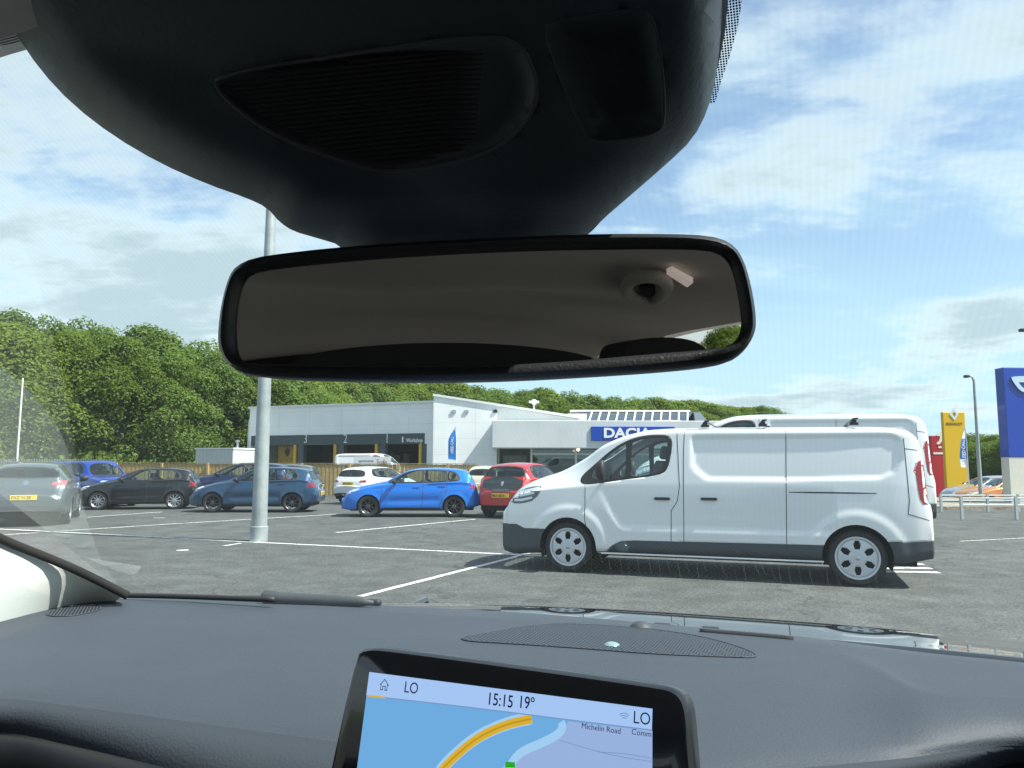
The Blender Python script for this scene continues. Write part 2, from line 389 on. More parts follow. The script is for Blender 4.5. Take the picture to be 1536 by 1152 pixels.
def wheel(root, pos, side, r, style, w=0.2, tyre_frac=0.66, fast=False):
    """axis along y; the outer face looks to side (-1 or 1)"""
    hub = bmesh.new(); s = side; rr = r * tyre_frac
    bm = bmesh.new()
    lathe(bm, [(rr, -w/2), (rr + 0.02, -w/2 - 0.008), (r - 0.03, -w/2 - 0.005), (r - 0.008, -w/2 + 0.02), (r, -w/4), (r, w/4), (r - 0.008, w/2 - 0.02), (r - 0.03, w/2 + 0.005), (rr + 0.02, w/2 + 0.008), (rr, w/2)], 'y', 40, close=True)
    wh = mkobj('wheel', bm, M_rub, root, smooth=True, sharp=40); wh.name = 'wheel'; wh.location = pos
    bm = bmesh.new()
    if style == 'cover':
        lathe(bm, [(0.0, s * (w/2 - 0.03)), (0.03, s * (w/2 - 0.03))], 'y', 24)
        lathe(bm, [(rr, s * (w/2 - 0.05)), (rr + 0.004, s * (w/2 + 0.006)), (rr * 0.93, s * (w/2 + 0.004)), (rr * 0.9, s * (w/2 - 0.015))], 'y', 48)
        # cover plate with six openings: petal sectors
        nh = 6; seg = 96
        def yy(q): return s * (w/2 - 0.012 + 0.02 * (1 - (q / rr) ** 2))
        radii = [0.0001, 0.12, 0.3, 0.42, 0.5, 0.58, 0.66, 0.74, 0.82, 0.92]
        V = [[bm.verts.new((rr * q * math.cos(2*math.pi*k/seg), yy(rr * q), rr * q * math.sin(2*math.pi*k/seg))) for k in range(seg)] for q in radii]
        for i in range(len(radii) - 1):
            q = (radii[i] + radii[i + 1]) / 2
            for k in range(seg):
                a = ((k + 0.5) / seg * nh) % 1.0 - 0.5
                da = abs(a) * 2 * math.pi / nh * q   # arc distance from hole centre line
                if 0.44 < q < 0.80 and da < 0.145 * (1 - ((q - 0.62) / 0.26) ** 4): continue
                bm.faces.new((V[i][k], V[i][(k + 1) % seg], V[i + 1][(k + 1) % seg], V[i + 1][k]))
        o = mkobj('rim', bm, M_cover, wh, smooth=True, sharp=35, solid=0.012)
        bm = bmesh.new(); lathe(bm, [(0.0005, s * (w/2 - 0.06)), (rr * 0.93, s * (w/2 - 0.06)), (rr * 0.95, s * w * 0.2)], 'y', 32); mkobj('brake_disc', bm, M_under, wh)
        bm = bmesh.new(); lathe(bm, [(0.0005, s * (w/2 + 0.016)), (0.024, s * (w/2 + 0.015)), (0.03, s * (w/2 + 0.004))], 'y', 20); mkobj('hub_cap', bm, M_alloy, wh, smooth=True)
    else:
        ns = {'five': 5, 'multi': 10, 'split': 8}.get(style, 5); mt = M_dark_alloy if style == 'split' else M_alloy
        lathe(bm, [(rr * 0.97, -s * w * 0.3), (rr * 0.93, s * w * 0.3), (rr * 0.95, s * (w/2 - 0.01)), (rr + 0.006, s * (w/2 + 0.004)), (rr + 0.006, s * (w/2 - 0.01))], 'y', 40)
        lathe(bm, [(0.0005, s * (w/2 - 0.005)), (0.06, s * (w/2 - 0.01)), (0.07, s * (w/2 - 0.05))], 'y', 20)
        for k in range(ns):
            a = 2 * math.pi * (k + 0.25) / ns; wd = {5: 0.055, 10: 0.022, 8: 0.03}[ns]
            M_ = Matrix.Rotation(a, 4, 'Y')
            for (sp,) in (((0.35,), (-0.35,)) if ns == 5 else ((0,),)):
                q = [(0.05, -wd * 0.35 + sp * 0.05), (rr * 0.95, -wd * 0.5 + sp * 0.16), (rr * 0.95, wd * 0.1 + sp * 0.16), (0.05, wd * 0.35 + sp * 0.05)]
                prism(bm, [M_ @ Vector((x_, s * (w/2 - 0.008 - 0.012), z_)) for x_, z_ in q], M_.to_3x3() @ Vector((0, -s * 0.03, 0)))
        mkobj('rim', bm, mt, wh, smooth=True, sharp=35)
        bm = bmesh.new(); lathe(bm, [(0.0005, s * 0.01), (rr * 0.72, s * 0.01), (rr * 0.72, -s * 0.01)], 'y', 24); mkobj('brake_disc', bm, M_dark_alloy if ns == 5 else M_under, wh)
    return wh
def ribbon(bvh, pts, wd, ax, frm, off=0.0015, thick=0.004):
    """thin strip laid on the body along projected points; ax = the two projected axes, frm = start coordinate and sign of the third"""
    o = [i for i in range(3) if i not in ax][0]; start, sg = frm
    line = []
    dn = []
    for i in range(len(pts) - 1):
        a, b = Vector(pts[i]), Vector(pts[i + 1]); k = max(1, int((b - a).length / 0.04))
        dn += [a.lerp(b, t / k) for t in range(k)]
    dn.append(Vector(pts[-1])); bm = bmesh.new(); L_, Rr = [], []
    for i, p in enumerate(dn):
        t = (dn[min(i + 1, len(dn) - 1)] - dn[max(i - 1, 0)]).normalized(); n_ = Vector((-t.y, t.x)) * wd / 2
        row = []
        for q in (p + n_, p - n_):
            org = Vector((0, 0, 0)); org[ax[0]] = q[0]; org[ax[1]] = q[1]; org[o] = start; d = Vector((0, 0, 0)); d[o] = sg
            h = bvh.ray_cast(org, d)
            row.append(None if h[0] is None else (h[0] - d * off, h[0] + d * thick))
        line.append(row)
    prev = None
    for row in line:
        if row[0] is None or row[1] is None: prev = None; continue
        cur = [bm.verts.new(row[0][0]), bm.verts.new(row[1][0]), bm.verts.new(row[1][1]), bm.verts.new(row[0][1])]
        if prev:
            for k in range(4): bm.faces.new((prev[k], prev[(k + 1) % 4], cur[(k + 1) % 4], cur[k]))
        prev = cur
    return bm
def patch(bvh, poly, ax, frm, off=0.004, thick=0.015, step=0.05, lim=0.0, ref=0.0):
    """solid piece whose outline is poly (projected axes) and whose face follows the body"""
    o = [i for i in range(3) if i not in ax][0]; start, sg = frm
    bm = cellfill(poly, step); dead = []
    for v in bm.verts:
        org = Vector((0, 0, 0)); org[ax[0]] = v.co.x; org[ax[1]] = v.co.y; org[o] = start; d = Vector((0, 0, 0)); d[o] = sg
        h = bvh.ray_cast(org, d)
        if h[0] is None or (lim and abs(h[0][o] - start) > abs(start - ref) + lim): dead.append(v)
        else: v.co = h[0] - d * off
    if dead: bmesh.ops.delete(bm, geom=dead, context='VERTS')
    ex = bmesh.ops.extrude_face_region(bm, geom=list(bm.faces)); d = Vector((0, 0, 0)); d[o] = sg
    for v in [g for g in ex['geom'] if isinstance(g, bmesh.types.BMVert)]: v.co += d * (thick + off)
    return bm
def finish_vehicle(root, x0):
    """shift everything so the root sits on the ground midway between the axles"""
    for c in children(root): c.location.x -= x0
def seat(root, x, y, z, h=0.62, mt=None):
    bm = bmesh.new()
    def rb(a, b, M_=None): 
        t = bmesh.new(); box(t, a, b); bevel_all(t, 0.04, 2)
        if M_: bmesh.ops.transform(t, matrix=M_, verts=t.verts)
        me = bpy.data.meshes.new('q'); t.to_mesh(me); t.free(); bm.from_mesh(me); bpy.data.meshes.remove(me)
    rb((x - 0.25, y - 0.24, z - 0.12), (x + 0.25, y + 0.24, z + 0.02))
    T = Matrix.Translation((x + 0.22, 0, z)) @ Matrix.Rotation(R(14), 4, 'Y')
    rb((-0.06, y - 0.23, 0), (0.07, y + 0.23, h), T)
    rb((-0.04, y - 0.13, h + 0.02), (0.05, y + 0.13, h + 0.2), T)
    mkobj('seat', bm, mt or M_int, root, smooth=True, sharp=50)
def vehicle(name, S, paint, label, cat, group=None):
    root = empty(name, label=label, cat=cat, group=group)
    bm = body_shell(S, S.get('dx', 0.05), S.get('disp'), S.get('rows', (4, 9, 9, 9)))
    full = BVHTree.FromBMesh(bm)
    Ln = S['L']; f0, f1 = S['axles']; ra = S['arch']; wy = S['wide'][len(S['wide']) // 2][1]
    # windows
    lo = S['belt'][3][1]
    for (poly, parts) in S['side']:
        poly = smoothpoly(poly, S.get('wr', 2))
        for sg in (1, -1):
            filt = lambda f: f.calc_center_median().y * sg > 0.25 and abs(f.normal.y) > 0.3
            ins = carve(bm, poly, (0, 2), filt); tr = extract(bm, ins, 0.0)
            inner = []
            for q in parts:
                q = shrink(smoothpoly(q, S.get('wr', 2)), 0.0)
                fs = carve(tr, q, (0, 2), lambda f: True); g = extract(tr, fs, 0.006)
                mkobj('side_window', g, S.get('glass', M_glass), root, smooth=True, recalc=False)
            mkobj('window_trim', tr, S.get('trim', M_blk), root, smooth=True, solid=0.012, recalc=False)
    zl_ = S['zglass']
    if 'screen' in S:
        p = smoothpoly([(a, b) for a, b in S['screen']], 2)
        fs = carve(bm, p, (0, 1), lambda f: f.normal.z > 0.2 and f.calc_center_median().z > zl_)
        mkobj('windscreen', extract(bm, fs, 0.006), M_glass, root, smooth=True, recalc=False)
    if 'rearwin' in S:
        p = smoothpoly(S['rearwin'], 2)
        fs = carve(bm, p, (1, 2), lambda f: f.normal.x > 0.15 and f.calc_center_median().x > Ln * 0.6)
        t_ = extract(bm, fs, 0.0)
        fs = carve(t_, shrink(p, 0.025), (1, 2), lambda f: True)
        mkobj('rear_window', extract(t_, fs, 0.006), S.get('rglass', M_glass_dark), root, smooth=True, recalc=False)
        mkobj('window_trim', t_, M_blk, root, smooth=True, recalc=False, solid=0.01)
    # wheel arches
    for fx in (f0, f1):
        cp = [(fx + ra * math.cos(2*math.pi*k/36), S['wr0'] + ra * math.sin(2*math.pi*k/36)) for k in range(36)]
        fs = carve(bm, cp, (0, 2), lambda f: abs(f.calc_center_median().y) > 0.3)
        bmesh.ops.delete(bm, geom=fs, context='FACES')
    # cladding zones (own parts)
    for (pn, poly, mt) in S.get('zones', []):
        if len(poly) > 2:
            fs = carve(bm, poly, (0, 2), lambda f: True)
            left = set(fs)
            while left:                                   # each connected piece is a part of its own
                st = [left.pop()]; comp = list(st)
                while st:
                    f = st.pop()
                    for e in f.edges:
                        for g in e.link_faces:
                            if g in left: left.discard(g); st.append(g); comp.append(g)
                if len(comp) > 3: mkobj(pn, extract(bm, comp, 0.0), mt, root, smooth=True, recalc=False, solid=0.02)
    body = mkobj('body', bm, paint, root, smooth=True, recalc=False, solid=0.018, sharp=60)
    # underbody and wheel-arch liners
    bm = bmesh.new(); zlo = S['low'][2][1]
    box(bm, (0.25, -wy * 0.8, zlo - 0.02), (f0 - ra, wy * 0.8, zlo + 0.12)); box(bm, (f0 - ra, -wy * 0.5, zlo), (f0 + ra, wy * 0.5, zlo + 0.3)); box(bm, (f0 + ra, -wy * 0.86, zlo - 0.01), (f1 - ra, wy * 0.86, zlo + 0.1))
    box(bm, (f1 - ra, -wy * 0.5, zlo), (f1 + ra, wy * 0.5, zlo + 0.3)); box(bm, (f1 + ra, -wy * 0.8, zlo), (Ln - 0.15, wy * 0.8, zlo + 0.12))
    for fx in (f0, f1):
        for sg in (1, -1):
            n_ = 20; A = [];B = []
            for k in range(n_ + 1):
                a = math.pi * (-0.12 + 1.24 * k / n_); q = (fx + (ra + 0.004) * math.cos(a), S['wr0'] + (ra + 0.004) * math.sin(a))
                A.append(bm.verts.new((q[0], sg * wy * 0.955, q[1]))); B.append(bm.verts.new((q[0], sg * wy * 0.5, q[1])))
            for k in range(n_): bm.faces.new((A[k], A[k + 1], B[k + 1], B[k]))
            bm.faces.new(B)
    mkobj('underbody', bm, M_under, root)
    # cabin floor + dash + seats
    if S.get('cabin', True):
        bm = bmesh.new(); c0, c1, zf, zd = S['cab']
        box(bm, (c0, -wy * 0.82, zf), (c1, wy * 0.82, zf + 0.05)); box(bm, (c0, -wy * 0.8, zf), (c0 + 0.35, wy * 0.8, zd))
        lathe(bm, [(0.17, 0.0), (0.185, 0.012), (0.2, 0.0), (0.185, -0.012)], 'x', 20, c=(c0 + 0.5, wy * 0.42, zd + 0.0), close=True)
        if S.get('bulk'): box(bm, (c1 - 0.02, -wy * 0.88, zf), (c1 + 0.02, wy * 0.88, S['bulk']))
        mkobj('cabin', bm, M_int, root)
        for (sx_, sy_) in S['seats']: seat(root, sx_, sy_, S['zseat'], S.get('hseat', 0.55), S.get('seatmat'))
    for k, fx in enumerate((f0, f1)):
        for sg in (-1, 1):
            wheel(root, (fx, sg * (wy * 0.985 - S.get('ww', 0.2) / 2 - 0.02), S['wr0']), sg, S['wr0'], S['wheel'], S.get('ww', 0.2), S.get('tf', 0.66))
    # seams, handles, lights
    for sg in (-1, 1):
        for ln in S.get('seams', []):
            mkobj('door_seam', ribbon(full, ln, S.get('seamw', 0.012), (0, 2), (sg * 2.0, -sg)), M_seam, root)
        for (hx, hz) in S.get('handles', []):
            bm = patch(full, rrect(hx - 0.10, hz - 0.017, hx + 0.10, hz + 0.017, 0.015, 3), (0, 2), (sg * 2.0, -sg), 0.025, 0.0, 0.08); mkobj('door_handle', bm, S.get('hmat', paint), root, smooth=True, sharp=40)
        for (pn, poly, mt) in S.get('sidebits', []):
            bm = patch(full, smoothpoly(poly, 1), (0, 2), (sg * 2.0, -sg), 0.004, 0.01); mkobj(pn, bm, mt, root)
        for (pn, poly, mt) in S.get('front', []):
            bm = patch(full, smoothpoly([(sg * a, b) for a, b in poly], 1), (1, 2), (-2.0, 1), lim=.55, ref=0.0); mkobj(pn, bm, mt, root)
        for (pn, poly, mt) in S.get('rear', []):
            bm = patch(full, smoothpoly([(sg * a, b) for a, b in poly], 1), (1, 2), (Ln + 2.0, -1), lim=.35, ref=Ln); mkobj(pn, bm, mt, root)
    for (pn, poly, mt) in S.get('front1', []): mkobj(pn, patch(full, smoothpoly(poly, 1), (1, 2), (-2.0, 1)), mt, root)
    for (pn, poly, mt) in S.get('rear1', []): mkobj(pn, patch(full, smoothpoly(poly, 1), (1, 2), (Ln + 2.0, -1), S.get('roff', 0.006)), mt, root)
    # number plates
    for (who, zc_, txt, org, d, mt) in ((0, S.get('fplate'), S.get('reg'), -2.0, 1, M_wplate), (1, S.get('rplate'), S.get('reg'), Ln + 2.0, -1, M_yplate)):
        if not zc_: continue
        hs = [full.ray_cast(Vector((org, yy_, zz_)), Vector((d, 0, 0)))[0] for yy_ in (-0.2, 0, 0.2) for zz_ in (zc_ - 0.05, zc_ + 0.05)]
        hs = [h.x for h in hs if h is not None]; xx = (min(hs) if d > 0 else max(hs)) - d * 0.004
        bm = bmesh.new(); box(bm, (min(xx, xx - d * 0.014), -0.26, zc_ - 0.056), (max(xx, xx - d * 0.014), 0.26, zc_ + 0.056)); bevel_all(bm, 0.004, 1); pl = mkobj('number_plate', bm, mt, root)
        T = frame((xx - d * 0.0145, -d * -0.235 * (1 if d < 0 else 1) if False else (-0.235 if d < 0 else 0.235), zc_ - 0.035), (0, -d, 0), (0, 0, 1))
        mkobj('plate_writing', text_bm(txt, 0.098, 0.001, T, 0.012, 0.93), M_ink, pl)
    # mirrors
    if 'mirror' in S:
        mx_, my_, mz_ = S['mirror']; ms = S.get('msize', (0.1, 0.1, 0.07))
        for sg in (-1, 1):
            bm = bmesh.new(); bmesh.ops.create_uvsphere(bm, u_segments=16, v_segments=10, radius=1.0)
            for v in bm.verts: v.co = Vector((mx_ + ms[0] * v.co.x * (1.0 if v.co.x < 0 else 0.45), sg * (my_ + ms[1] * v.co.y), mz_ + ms[2] * v.co.z))
            tube(bm, [(mx_, sg * (my_ - ms[1] * 1.1), mz_ - ms[2] * 0.9), (mx_, sg * my_, mz_ - ms[2] * 0.4)], 0.03, 8)
            mkobj('door_mirror', bm, S.get('mirmat', M_blk), root, smooth=True)
    finish_vehicle(root, (f0 + f1) / 2)
    return root
def place(root, S, pf, pr, ky=None):
    """put the near-side wheels (local -y) on the ground points seen at pixels pf (front) and pr (rear)"""
    a, b = G(*pf), G(*pr); d = b - a; base = S['axles'][1] - S['axles'][0]; s = d.length / base; ang = math.atan2(d.y, d.x)
    wy = S['wide'][len(S['wide']) // 2][1] * 0.985 - 0.05
    root.rotation_euler = (0, 0, ang); root.scale = (s, s, s)
    root.location = (a + b) / 2 + Matrix.Rotation(ang, 3, 'Z') @ Vector((0, wy * s, 0))
    return s
# ---- a compact hatchback profile, then variants
def hdisp(k, h):
    def f(x, z, y):
        x, z = x / k, z / h
        if y < .5 or z < .24 or z > 1.0: return 0.0
        s = lambda a, b, t: max(0, min(1, (t - a) / (b - a)))
        zc = .80 + .035 * (x - 1)
        d = -.016 * s(zc - .02, zc + .02, z) * s(.35, .8, x) * (1 - s(3.7, 3.95, x))          # shoulder line
        zs = .40 + .02 * (x - 1); d -= .022 * math.exp(-((z - zs - .08) / .09) ** 2) * s(1.2, 1.45, x) * (1 - s(2.7, 2.95, x))   # door scallop
        for fx in (.78, 3.28):
            q = math.hypot(x - fx, z - .315)
            if q < .43: d += .014 * s(0, .05, .43 - q)
        return d
    return f
def hatch(L_=4.0, H=1.47, W=0.87, **kw):
    k = L_ / 4.0; h = H / 1.47
    S = dict(L=L_, nose=0.06, tail=0.07, crown=0.03, rr=0.08, bulge=0.02, shoulder=0.02,
        top=[(0,.58),(.06,.70),(.2,.81),(.5,.91),(.95,1.01),(1.18,1.055),(1.55,1.25),(1.92,1.405),(2.25,1.46),(2.7,1.475),(3.2,1.455),(3.55,1.41),(3.68,1.345),(3.82,1.13),(3.89,1.0),(3.95,.9),(4.0,.74)],
        belt=[(0,.50),(.2,.70),(.5,.80),(1.0,.92),(1.4,.97),(2.5,1.0),(3.3,1.03),(3.65,1.04),(3.8,.97),(4,.62)],
        low=[(0,.24),(.3,.20),(.8,.20),(3.2,.20),(3.7,.25),(4,.33)],
        wide=[(0,.60),(.12,.70),(.35,.79),(.8,.845),(1.5,.86),(2.2,.87),(3.2,.87),(3.6,.84),(3.85,.78),(4.0,.70)],
        wtop=[(0,.46),(.3,.62),(.95,.72),(1.15,.70),(1.85,.585),(2.5,.575),(3.3,.555),(3.6,.56),(3.8,.63),(3.9,.66),(4,.58)],
        axles=(.78, 3.28), arch=.345, wr0=.315, ww=.2, zglass=.95*h,
        side=[([(1.40,.99),(1.30,1.03),(1.52,1.16),(1.82,1.32),(2.05,1.395),(2.45,1.41),(2.95,1.40),(3.28,1.365),(3.42,1.24),(3.46,1.12),(3.38,1.06),(2.6,1.015)],
               [[(1.50,1.015),(1.44,1.045),(1.66,1.20),(1.88,1.32),(2.08,1.37),(2.28,1.385),(2.34,1.38),(2.35,1.03),(2.30,1.02)],
                [(2.41,1.03),(2.41,1.385),(2.45,1.385),(2.9,1.375),(3.02,1.36),(3.02,1.06),(2.96,1.05)],
                [(3.07,1.07),(3.07,1.355),(3.22,1.34),(3.36,1.24),(3.40,1.13),(3.34,1.085)]])],
        screen=[(1.22,-.62),(1.16,-.3),(1.15,0),(1.16,.3),(1.22,.62),(1.85,.52),(1.87,0),(1.85,-.52)],
        rearwin=[(-.50,1.34),(.50,1.34),(.60,1.09),(.52,1.05),(-.52,1.05),(-.60,1.09)],
        cab=(1.15, 3.4, .25, .95), seats=[(2.0,.36),(2.0,-.36),(2.85,.34),(2.85,-.34)], zseat=.55,
        wheel='five', tf=.68, dx=.05,
        seams=[[(1.22,.93),(1.16,.80),(1.14,.5),(1.16,.3)],[(2.36,.99),(2.36,.5),(2.33,.3)],[(3.05,1.04),(3.06,.8),(2.98,.62),(2.85,.36)],[(1.14,.28),(2.85,.28)]],
        handles=[(2.18,.90),(2.92,.93)],
        zones=[], mirror=(1.55,.95,1.05),
        front=[('headlight',[(.34,.66),(.55,.68),(.76,.76),(.74,.83),(.52,.80),(.38,.73)],M_lamp)],
        sidebits=[('headlight',[(.03,.68),(.10,.63),(.30,.70),(.46,.80),(.44,.85),(.2,.78)],M_lamp),('sill_trim',[(1.15,.20),(2.9,.20),(2.9,.275),(1.15,.275)],M_blk)], wr=1,
        front1=[('grille',[(-.42,.34),(.42,.34),(.5,.5),(-.5,.5)],M_blk)],
        rear=[('tail_light',[(.60,.80),(.86,.80),(.86,.98),(.74,.99),(.60,.90)],M_red)],
        rear1=[('bumper_insert',[(-.55,.30),(.55,.30),(.62,.42),(-.62,.42)],M_cladding)],
        fplate=.46, rplate=.60, reg='AB12 CDE')
    for key in ('top', 'belt', 'low', 'wtop', 'wide'):
        S[key] = [(x * k, v * (h if key in ('top', 'belt') else (W / .87 if key[0] == 'w' else 1))) for x, v in S[key]]
    for key in ('side',):
        S[key] = [([(x * k, z * h) for x, z in p], [[(x * k, z * h) for x, z in q] for q in qs]) for p, qs in S[key]]
    S['screen'] = [(x * k, y * W / .87) for x, y in S['screen']]; S['rearwin'] = [(y * W / .87, z * h) for y, z in S['rearwin']]
    S['axles'] = tuple(a * k for a in S['axles']); S['seams'] = [[(x * k, z * h) for x, z in ln] for ln in S['seams']]; S['handles'] = [(x * k, z * h) for x, z in S['handles']]
    S['cab'] = (1.15 * k, 3.4 * k, .25, .95 * h); S['seats'] = [(x * k, y * W / .87) for x, y in S['seats']]; S['mirror'] = (1.55 * k, .95 * W / .87, 1.05 * h)
    S['disp'] = hdisp(k, h); S['rows'] = (4, 18, 10, 9)
    S.update(kw); return S
def paint(name, col, metal=0.3, rough=0.32, var=0.03): return mat(name, col, rough, metal, coat=0.9, var=var, vscale=1.5)
# ================================================================ ground and markings
def noise_ground(name, cols, scale, speck, rough=0.85):
    m = bpy.data.materials.new(name); m.use_nodes = True; n = m.node_tree.nodes; l = m.node_tree.links; b = n['Principled BSDF']; b.inputs['Roughness'].default_value = rough
    t = n.new('ShaderNodeTexCoord'); a = n.new('ShaderNodeTexNoise'); a.inputs['Scale'].default_value = scale; a.inputs['Detail'].default_value = 8; a.inputs['Roughness'].default_value = 0.7; l.new(t.outputs['Object'], a.inputs['Vector'])
    r = n.new('ShaderNodeValToRGB'); r.color_ramp.elements[0].position = 0.3; r.color_ramp.elements[1].position = 0.72; r.color_ramp.elements[0].color = (*cols[0], 1); r.color_ramp.elements[1].color = (*cols[1], 1); l.new(a.outputs['Fac'], r.inputs[0])
    # aggregate: light and dark chips
    v = n.new('ShaderNodeTexVoronoi'); v.inputs['Scale'].default_value = speck; l.new(t.outputs['Object'], v.inputs['Vector'])
    mr = n.new('ShaderNodeMapRange'); mr.inputs[1].default_value = 0.0; mr.inputs[2].default_value = 1.0; mr.inputs[3].default_value = 0.72; mr.inputs[4].default_value = 1.28
    sp = n.new('ShaderNodeSeparateXYZ'); l.new(v.outputs['Color'], sp.inputs[0]); l.new(sp.outputs[0], mr.inputs[0])
    c2 = n.new('ShaderNodeTexNoise'); c2.inputs['Scale'].default_value = 2.2; c2.inputs['Detail'].default_value = 5; l.new(t.outputs['Object'], c2.inputs['Vector'])
    m2 = n.new('ShaderNodeMapRange'); m2.inputs[1].default_value = 0.35; m2.inputs[2].default_value = 0.65; m2.inputs[3].default_value = 0.80; m2.inputs[4].default_value = 1.16; l.new(c2.outputs['Fac'], m2.inputs[0])
    mm = n.new('ShaderNodeMath'); mm.operation = 'MULTIPLY'; l.new(mr.outputs[0], mm.inputs[0]); l.new(m2.outputs[0], mm.inputs[1])
    vm = n.new('ShaderNodeVectorMath'); vm.operation = 'SCALE'; l.new(r.outputs[0], vm.inputs[0]); l.new(mm.outputs[0], vm.inputs['Scale']); l.new(vm.outputs[0], b.inputs['Base Color'])
    if name == 'asphalt':                       # hairline cracks, oil spots and pale worn lanes
        wn = n.new('ShaderNodeTexNoise'); wn.inputs['Scale'].default_value = 1.3; wn.inputs['Detail'].default_value = 5; l.new(t.outputs['Object'], wn.inputs['Vector'])
        wa = n.new('ShaderNodeVectorMath'); wa.operation = 'MULTIPLY_ADD'; wa.inputs[1].default_value = (1.1, 1.1, 0); l.new(wn.outputs['Color'], wa.inputs[0]); l.new(t.outputs['Object'], wa.inputs[2])
        ce = n.new('ShaderNodeTexVoronoi'); ce.feature = 'DISTANCE_TO_EDGE'; ce.inputs['Scale'].default_value = 0.22; l.new(wa.outputs[0], ce.inputs['Vector'])
        cm = n.new('ShaderNodeMapRange'); cm.inputs[1].default_value = 0.0015; cm.inputs[2].default_value = 0.0045; cm.inputs[3].default_value = 0.6; cm.inputs[4].default_value = 1.0; l.new(ce.outputs['Distance'], cm.inputs[0])
        oi = n.new('ShaderNodeTexNoise'); oi.inputs['Scale'].default_value = 0.9; oi.inputs['Detail'].default_value = 3; oi.inputs['Roughness'].default_value = .4; l.new(t.outputs['Object'], oi.inputs['Vector'])
        om = n.new('ShaderNodeMapRange'); om.inputs[1].default_value = 0.64; om.inputs[2].default_value = 0.72; om.inputs[3].default_value = 1.0; om.inputs[4].default_value = 0.68; l.new(oi.outputs['Fac'], om.inputs[0])
        m3 = n.new('ShaderNodeMath'); m3.operation = 'MULTIPLY'; l.new(cm.outputs[0], m3.inputs[0]); l.new(om.outputs[0], m3.inputs[1])
        m4 = n.new('ShaderNodeMath'); m4.operation = 'MULTIPLY'; l.new(mm.outputs[0], m4.inputs[0]); l.new(m3.outputs[0], m4.inputs[1]); l.new(m4.outputs[0], vm.inputs['Scale'])
    bn = n.new('ShaderNodeBump'); bn.inputs['Strength'].default_value = 0.5; bn.inputs['Distance'].default_value = 0.01; l.new(v.outputs['Distance'], bn.inputs['Height']); l.new(bn.outputs[0], b.inputs['Normal'])
    return m
M_asph = noise_ground('asphalt', ((0.062, 0.066, 0.064), (0.100, 0.105, 0.101)), 0.35, 42)
M_grass = noise_ground('grass', ((0.05, 0.09, 0.02), (0.10, 0.16, 0.045)), 0.5, 20)
M_pave = noise_ground('paving', ((0.24, 0.21, 0.17), (0.32, 0.28, 0.22)), 1.5, 15)
def gz(x, y):
    """the land drops a little beyond the verge on the right"""
    t = max(0, min(1, (y - 29.5) / 4)) * max(0, min(1, (x - 12) / 4)); t = t * t * (3 - 2 * t); return -0.42 * t * max(0, min(1, (62 - y) / 10))
bm = bmesh.new(); xs = [-700, -300, -120] + [-60 + 4 * i for i in range(31)] + [120, 300, 700]; ys = [-400, -60, -10] + [2 * i for i in range(0, 41)] + [120, 250, 500, 1200]
V = [[bm.verts.new((x, y, gz(x, y))) for x in xs] for y in ys]
for j in range(len(ys) - 1):
    for i in range(len(xs) - 1):
        f = bm.faces.new((V[j][i], V[j][i + 1], V[j + 1][i + 1], V[j + 1][i])); f.material_index = 1 if ys[j] >= 70 or xs[i] < -60 or xs[i] >= 60 else 0
o = mkobj('ground', bm, [M_asph, M_grass]); tag(o, kind='structure')
M_paint = mat('road_paint', (0.62, 0.62, 0.58), 0.7, var=0.0)
def worn_paint():
    m = M_paint; n = m.node_tree.nodes; l = m.node_tree.links; b = n['Principled BSDF']
    t = n.new('ShaderNodeTexCoord'); a = n.new('ShaderNodeTexNoise'); a.inputs['Scale'].default_value = 14; a.inputs['Detail'].default_value = 8; a.inputs['Roughness'].default_value = 0.75; l.new(t.outputs['Object'], a.inputs['Vector'])
    r = n.new('ShaderNodeValToRGB'); r.color_ramp.elements[0].position = 0.36; r.color_ramp.elements[1].position = 0.50; r.color_ramp.elements[0].color = (0.10, 0.10, 0.09, 1); r.color_ramp.elements[1].color = (0.76, 0.76, 0.72, 1)
    l.new(a.outputs['Fac'], r.inputs[0]); l.new(r.outputs[0], b.inputs['Base Color'])
worn_paint()
bm = bmesh.new()
def line(pts, wd=0.10, z=0.004):
    g = [G(*p) for p in pts]
    for i in range(len(g) - 1):
        a, b = g[i], g[i + 1]; t = (b - a).normalized(); n_ = Vector((-t.y, t.x, 0)) * wd / 2
        k = max(1, int((b - a).length / 0.25)); prev = None
        for j in range(k + 1):
            q = a.lerp(b, j / k); e = [q + n_ * random.uniform(0.8, 1.1), q - n_ * random.uniform(0.8, 1.1)]
            cur = [bm.verts.new((v.x, v.y, z)) for v in e]
            if prev: bm.faces.new((prev[0], cur[0], cur[1], prev[1]))
            prev = cur
line([(-260, 783), (28, 795), (373, 813), (750, 831), (900, 838)], 0.11)
line([(-100, 812), (0, 803), (104, 796)], 0.09, 0.0055); line([(104, 796), (260, 786), (513, 771)], 0.10, 0.0055)
line([(130, 776), (243, 768)], 0.10); line([(504, 799), (713, 779)], 0.10); line([(336, 819), (362, 815)], 0.08)
line([(540, 895), (772, 836)], 0.10, 0.005); line([(770, 836), (905, 800)], 0.1, 0.0062)
line([(1440, 812), (1560, 806)], 0.05); line([(265, 826), (283, 825)], 0.16); line([(230, 777), (247, 777)], 0.1)
line([(1560, 870), (1700, 905)], 0.1)
for k in range(3): line([(1318 + 5 * k, 848 + 5 * k), (1355 + 6 * k, 846 + 6.2 * k), (1385 + 12 * k, 846.5 + 6.4 * k)], 0.17, 0.004 + .0012 * k)
o = mkobj('road_markings', bm, M_paint); tag(o, kind='structure')
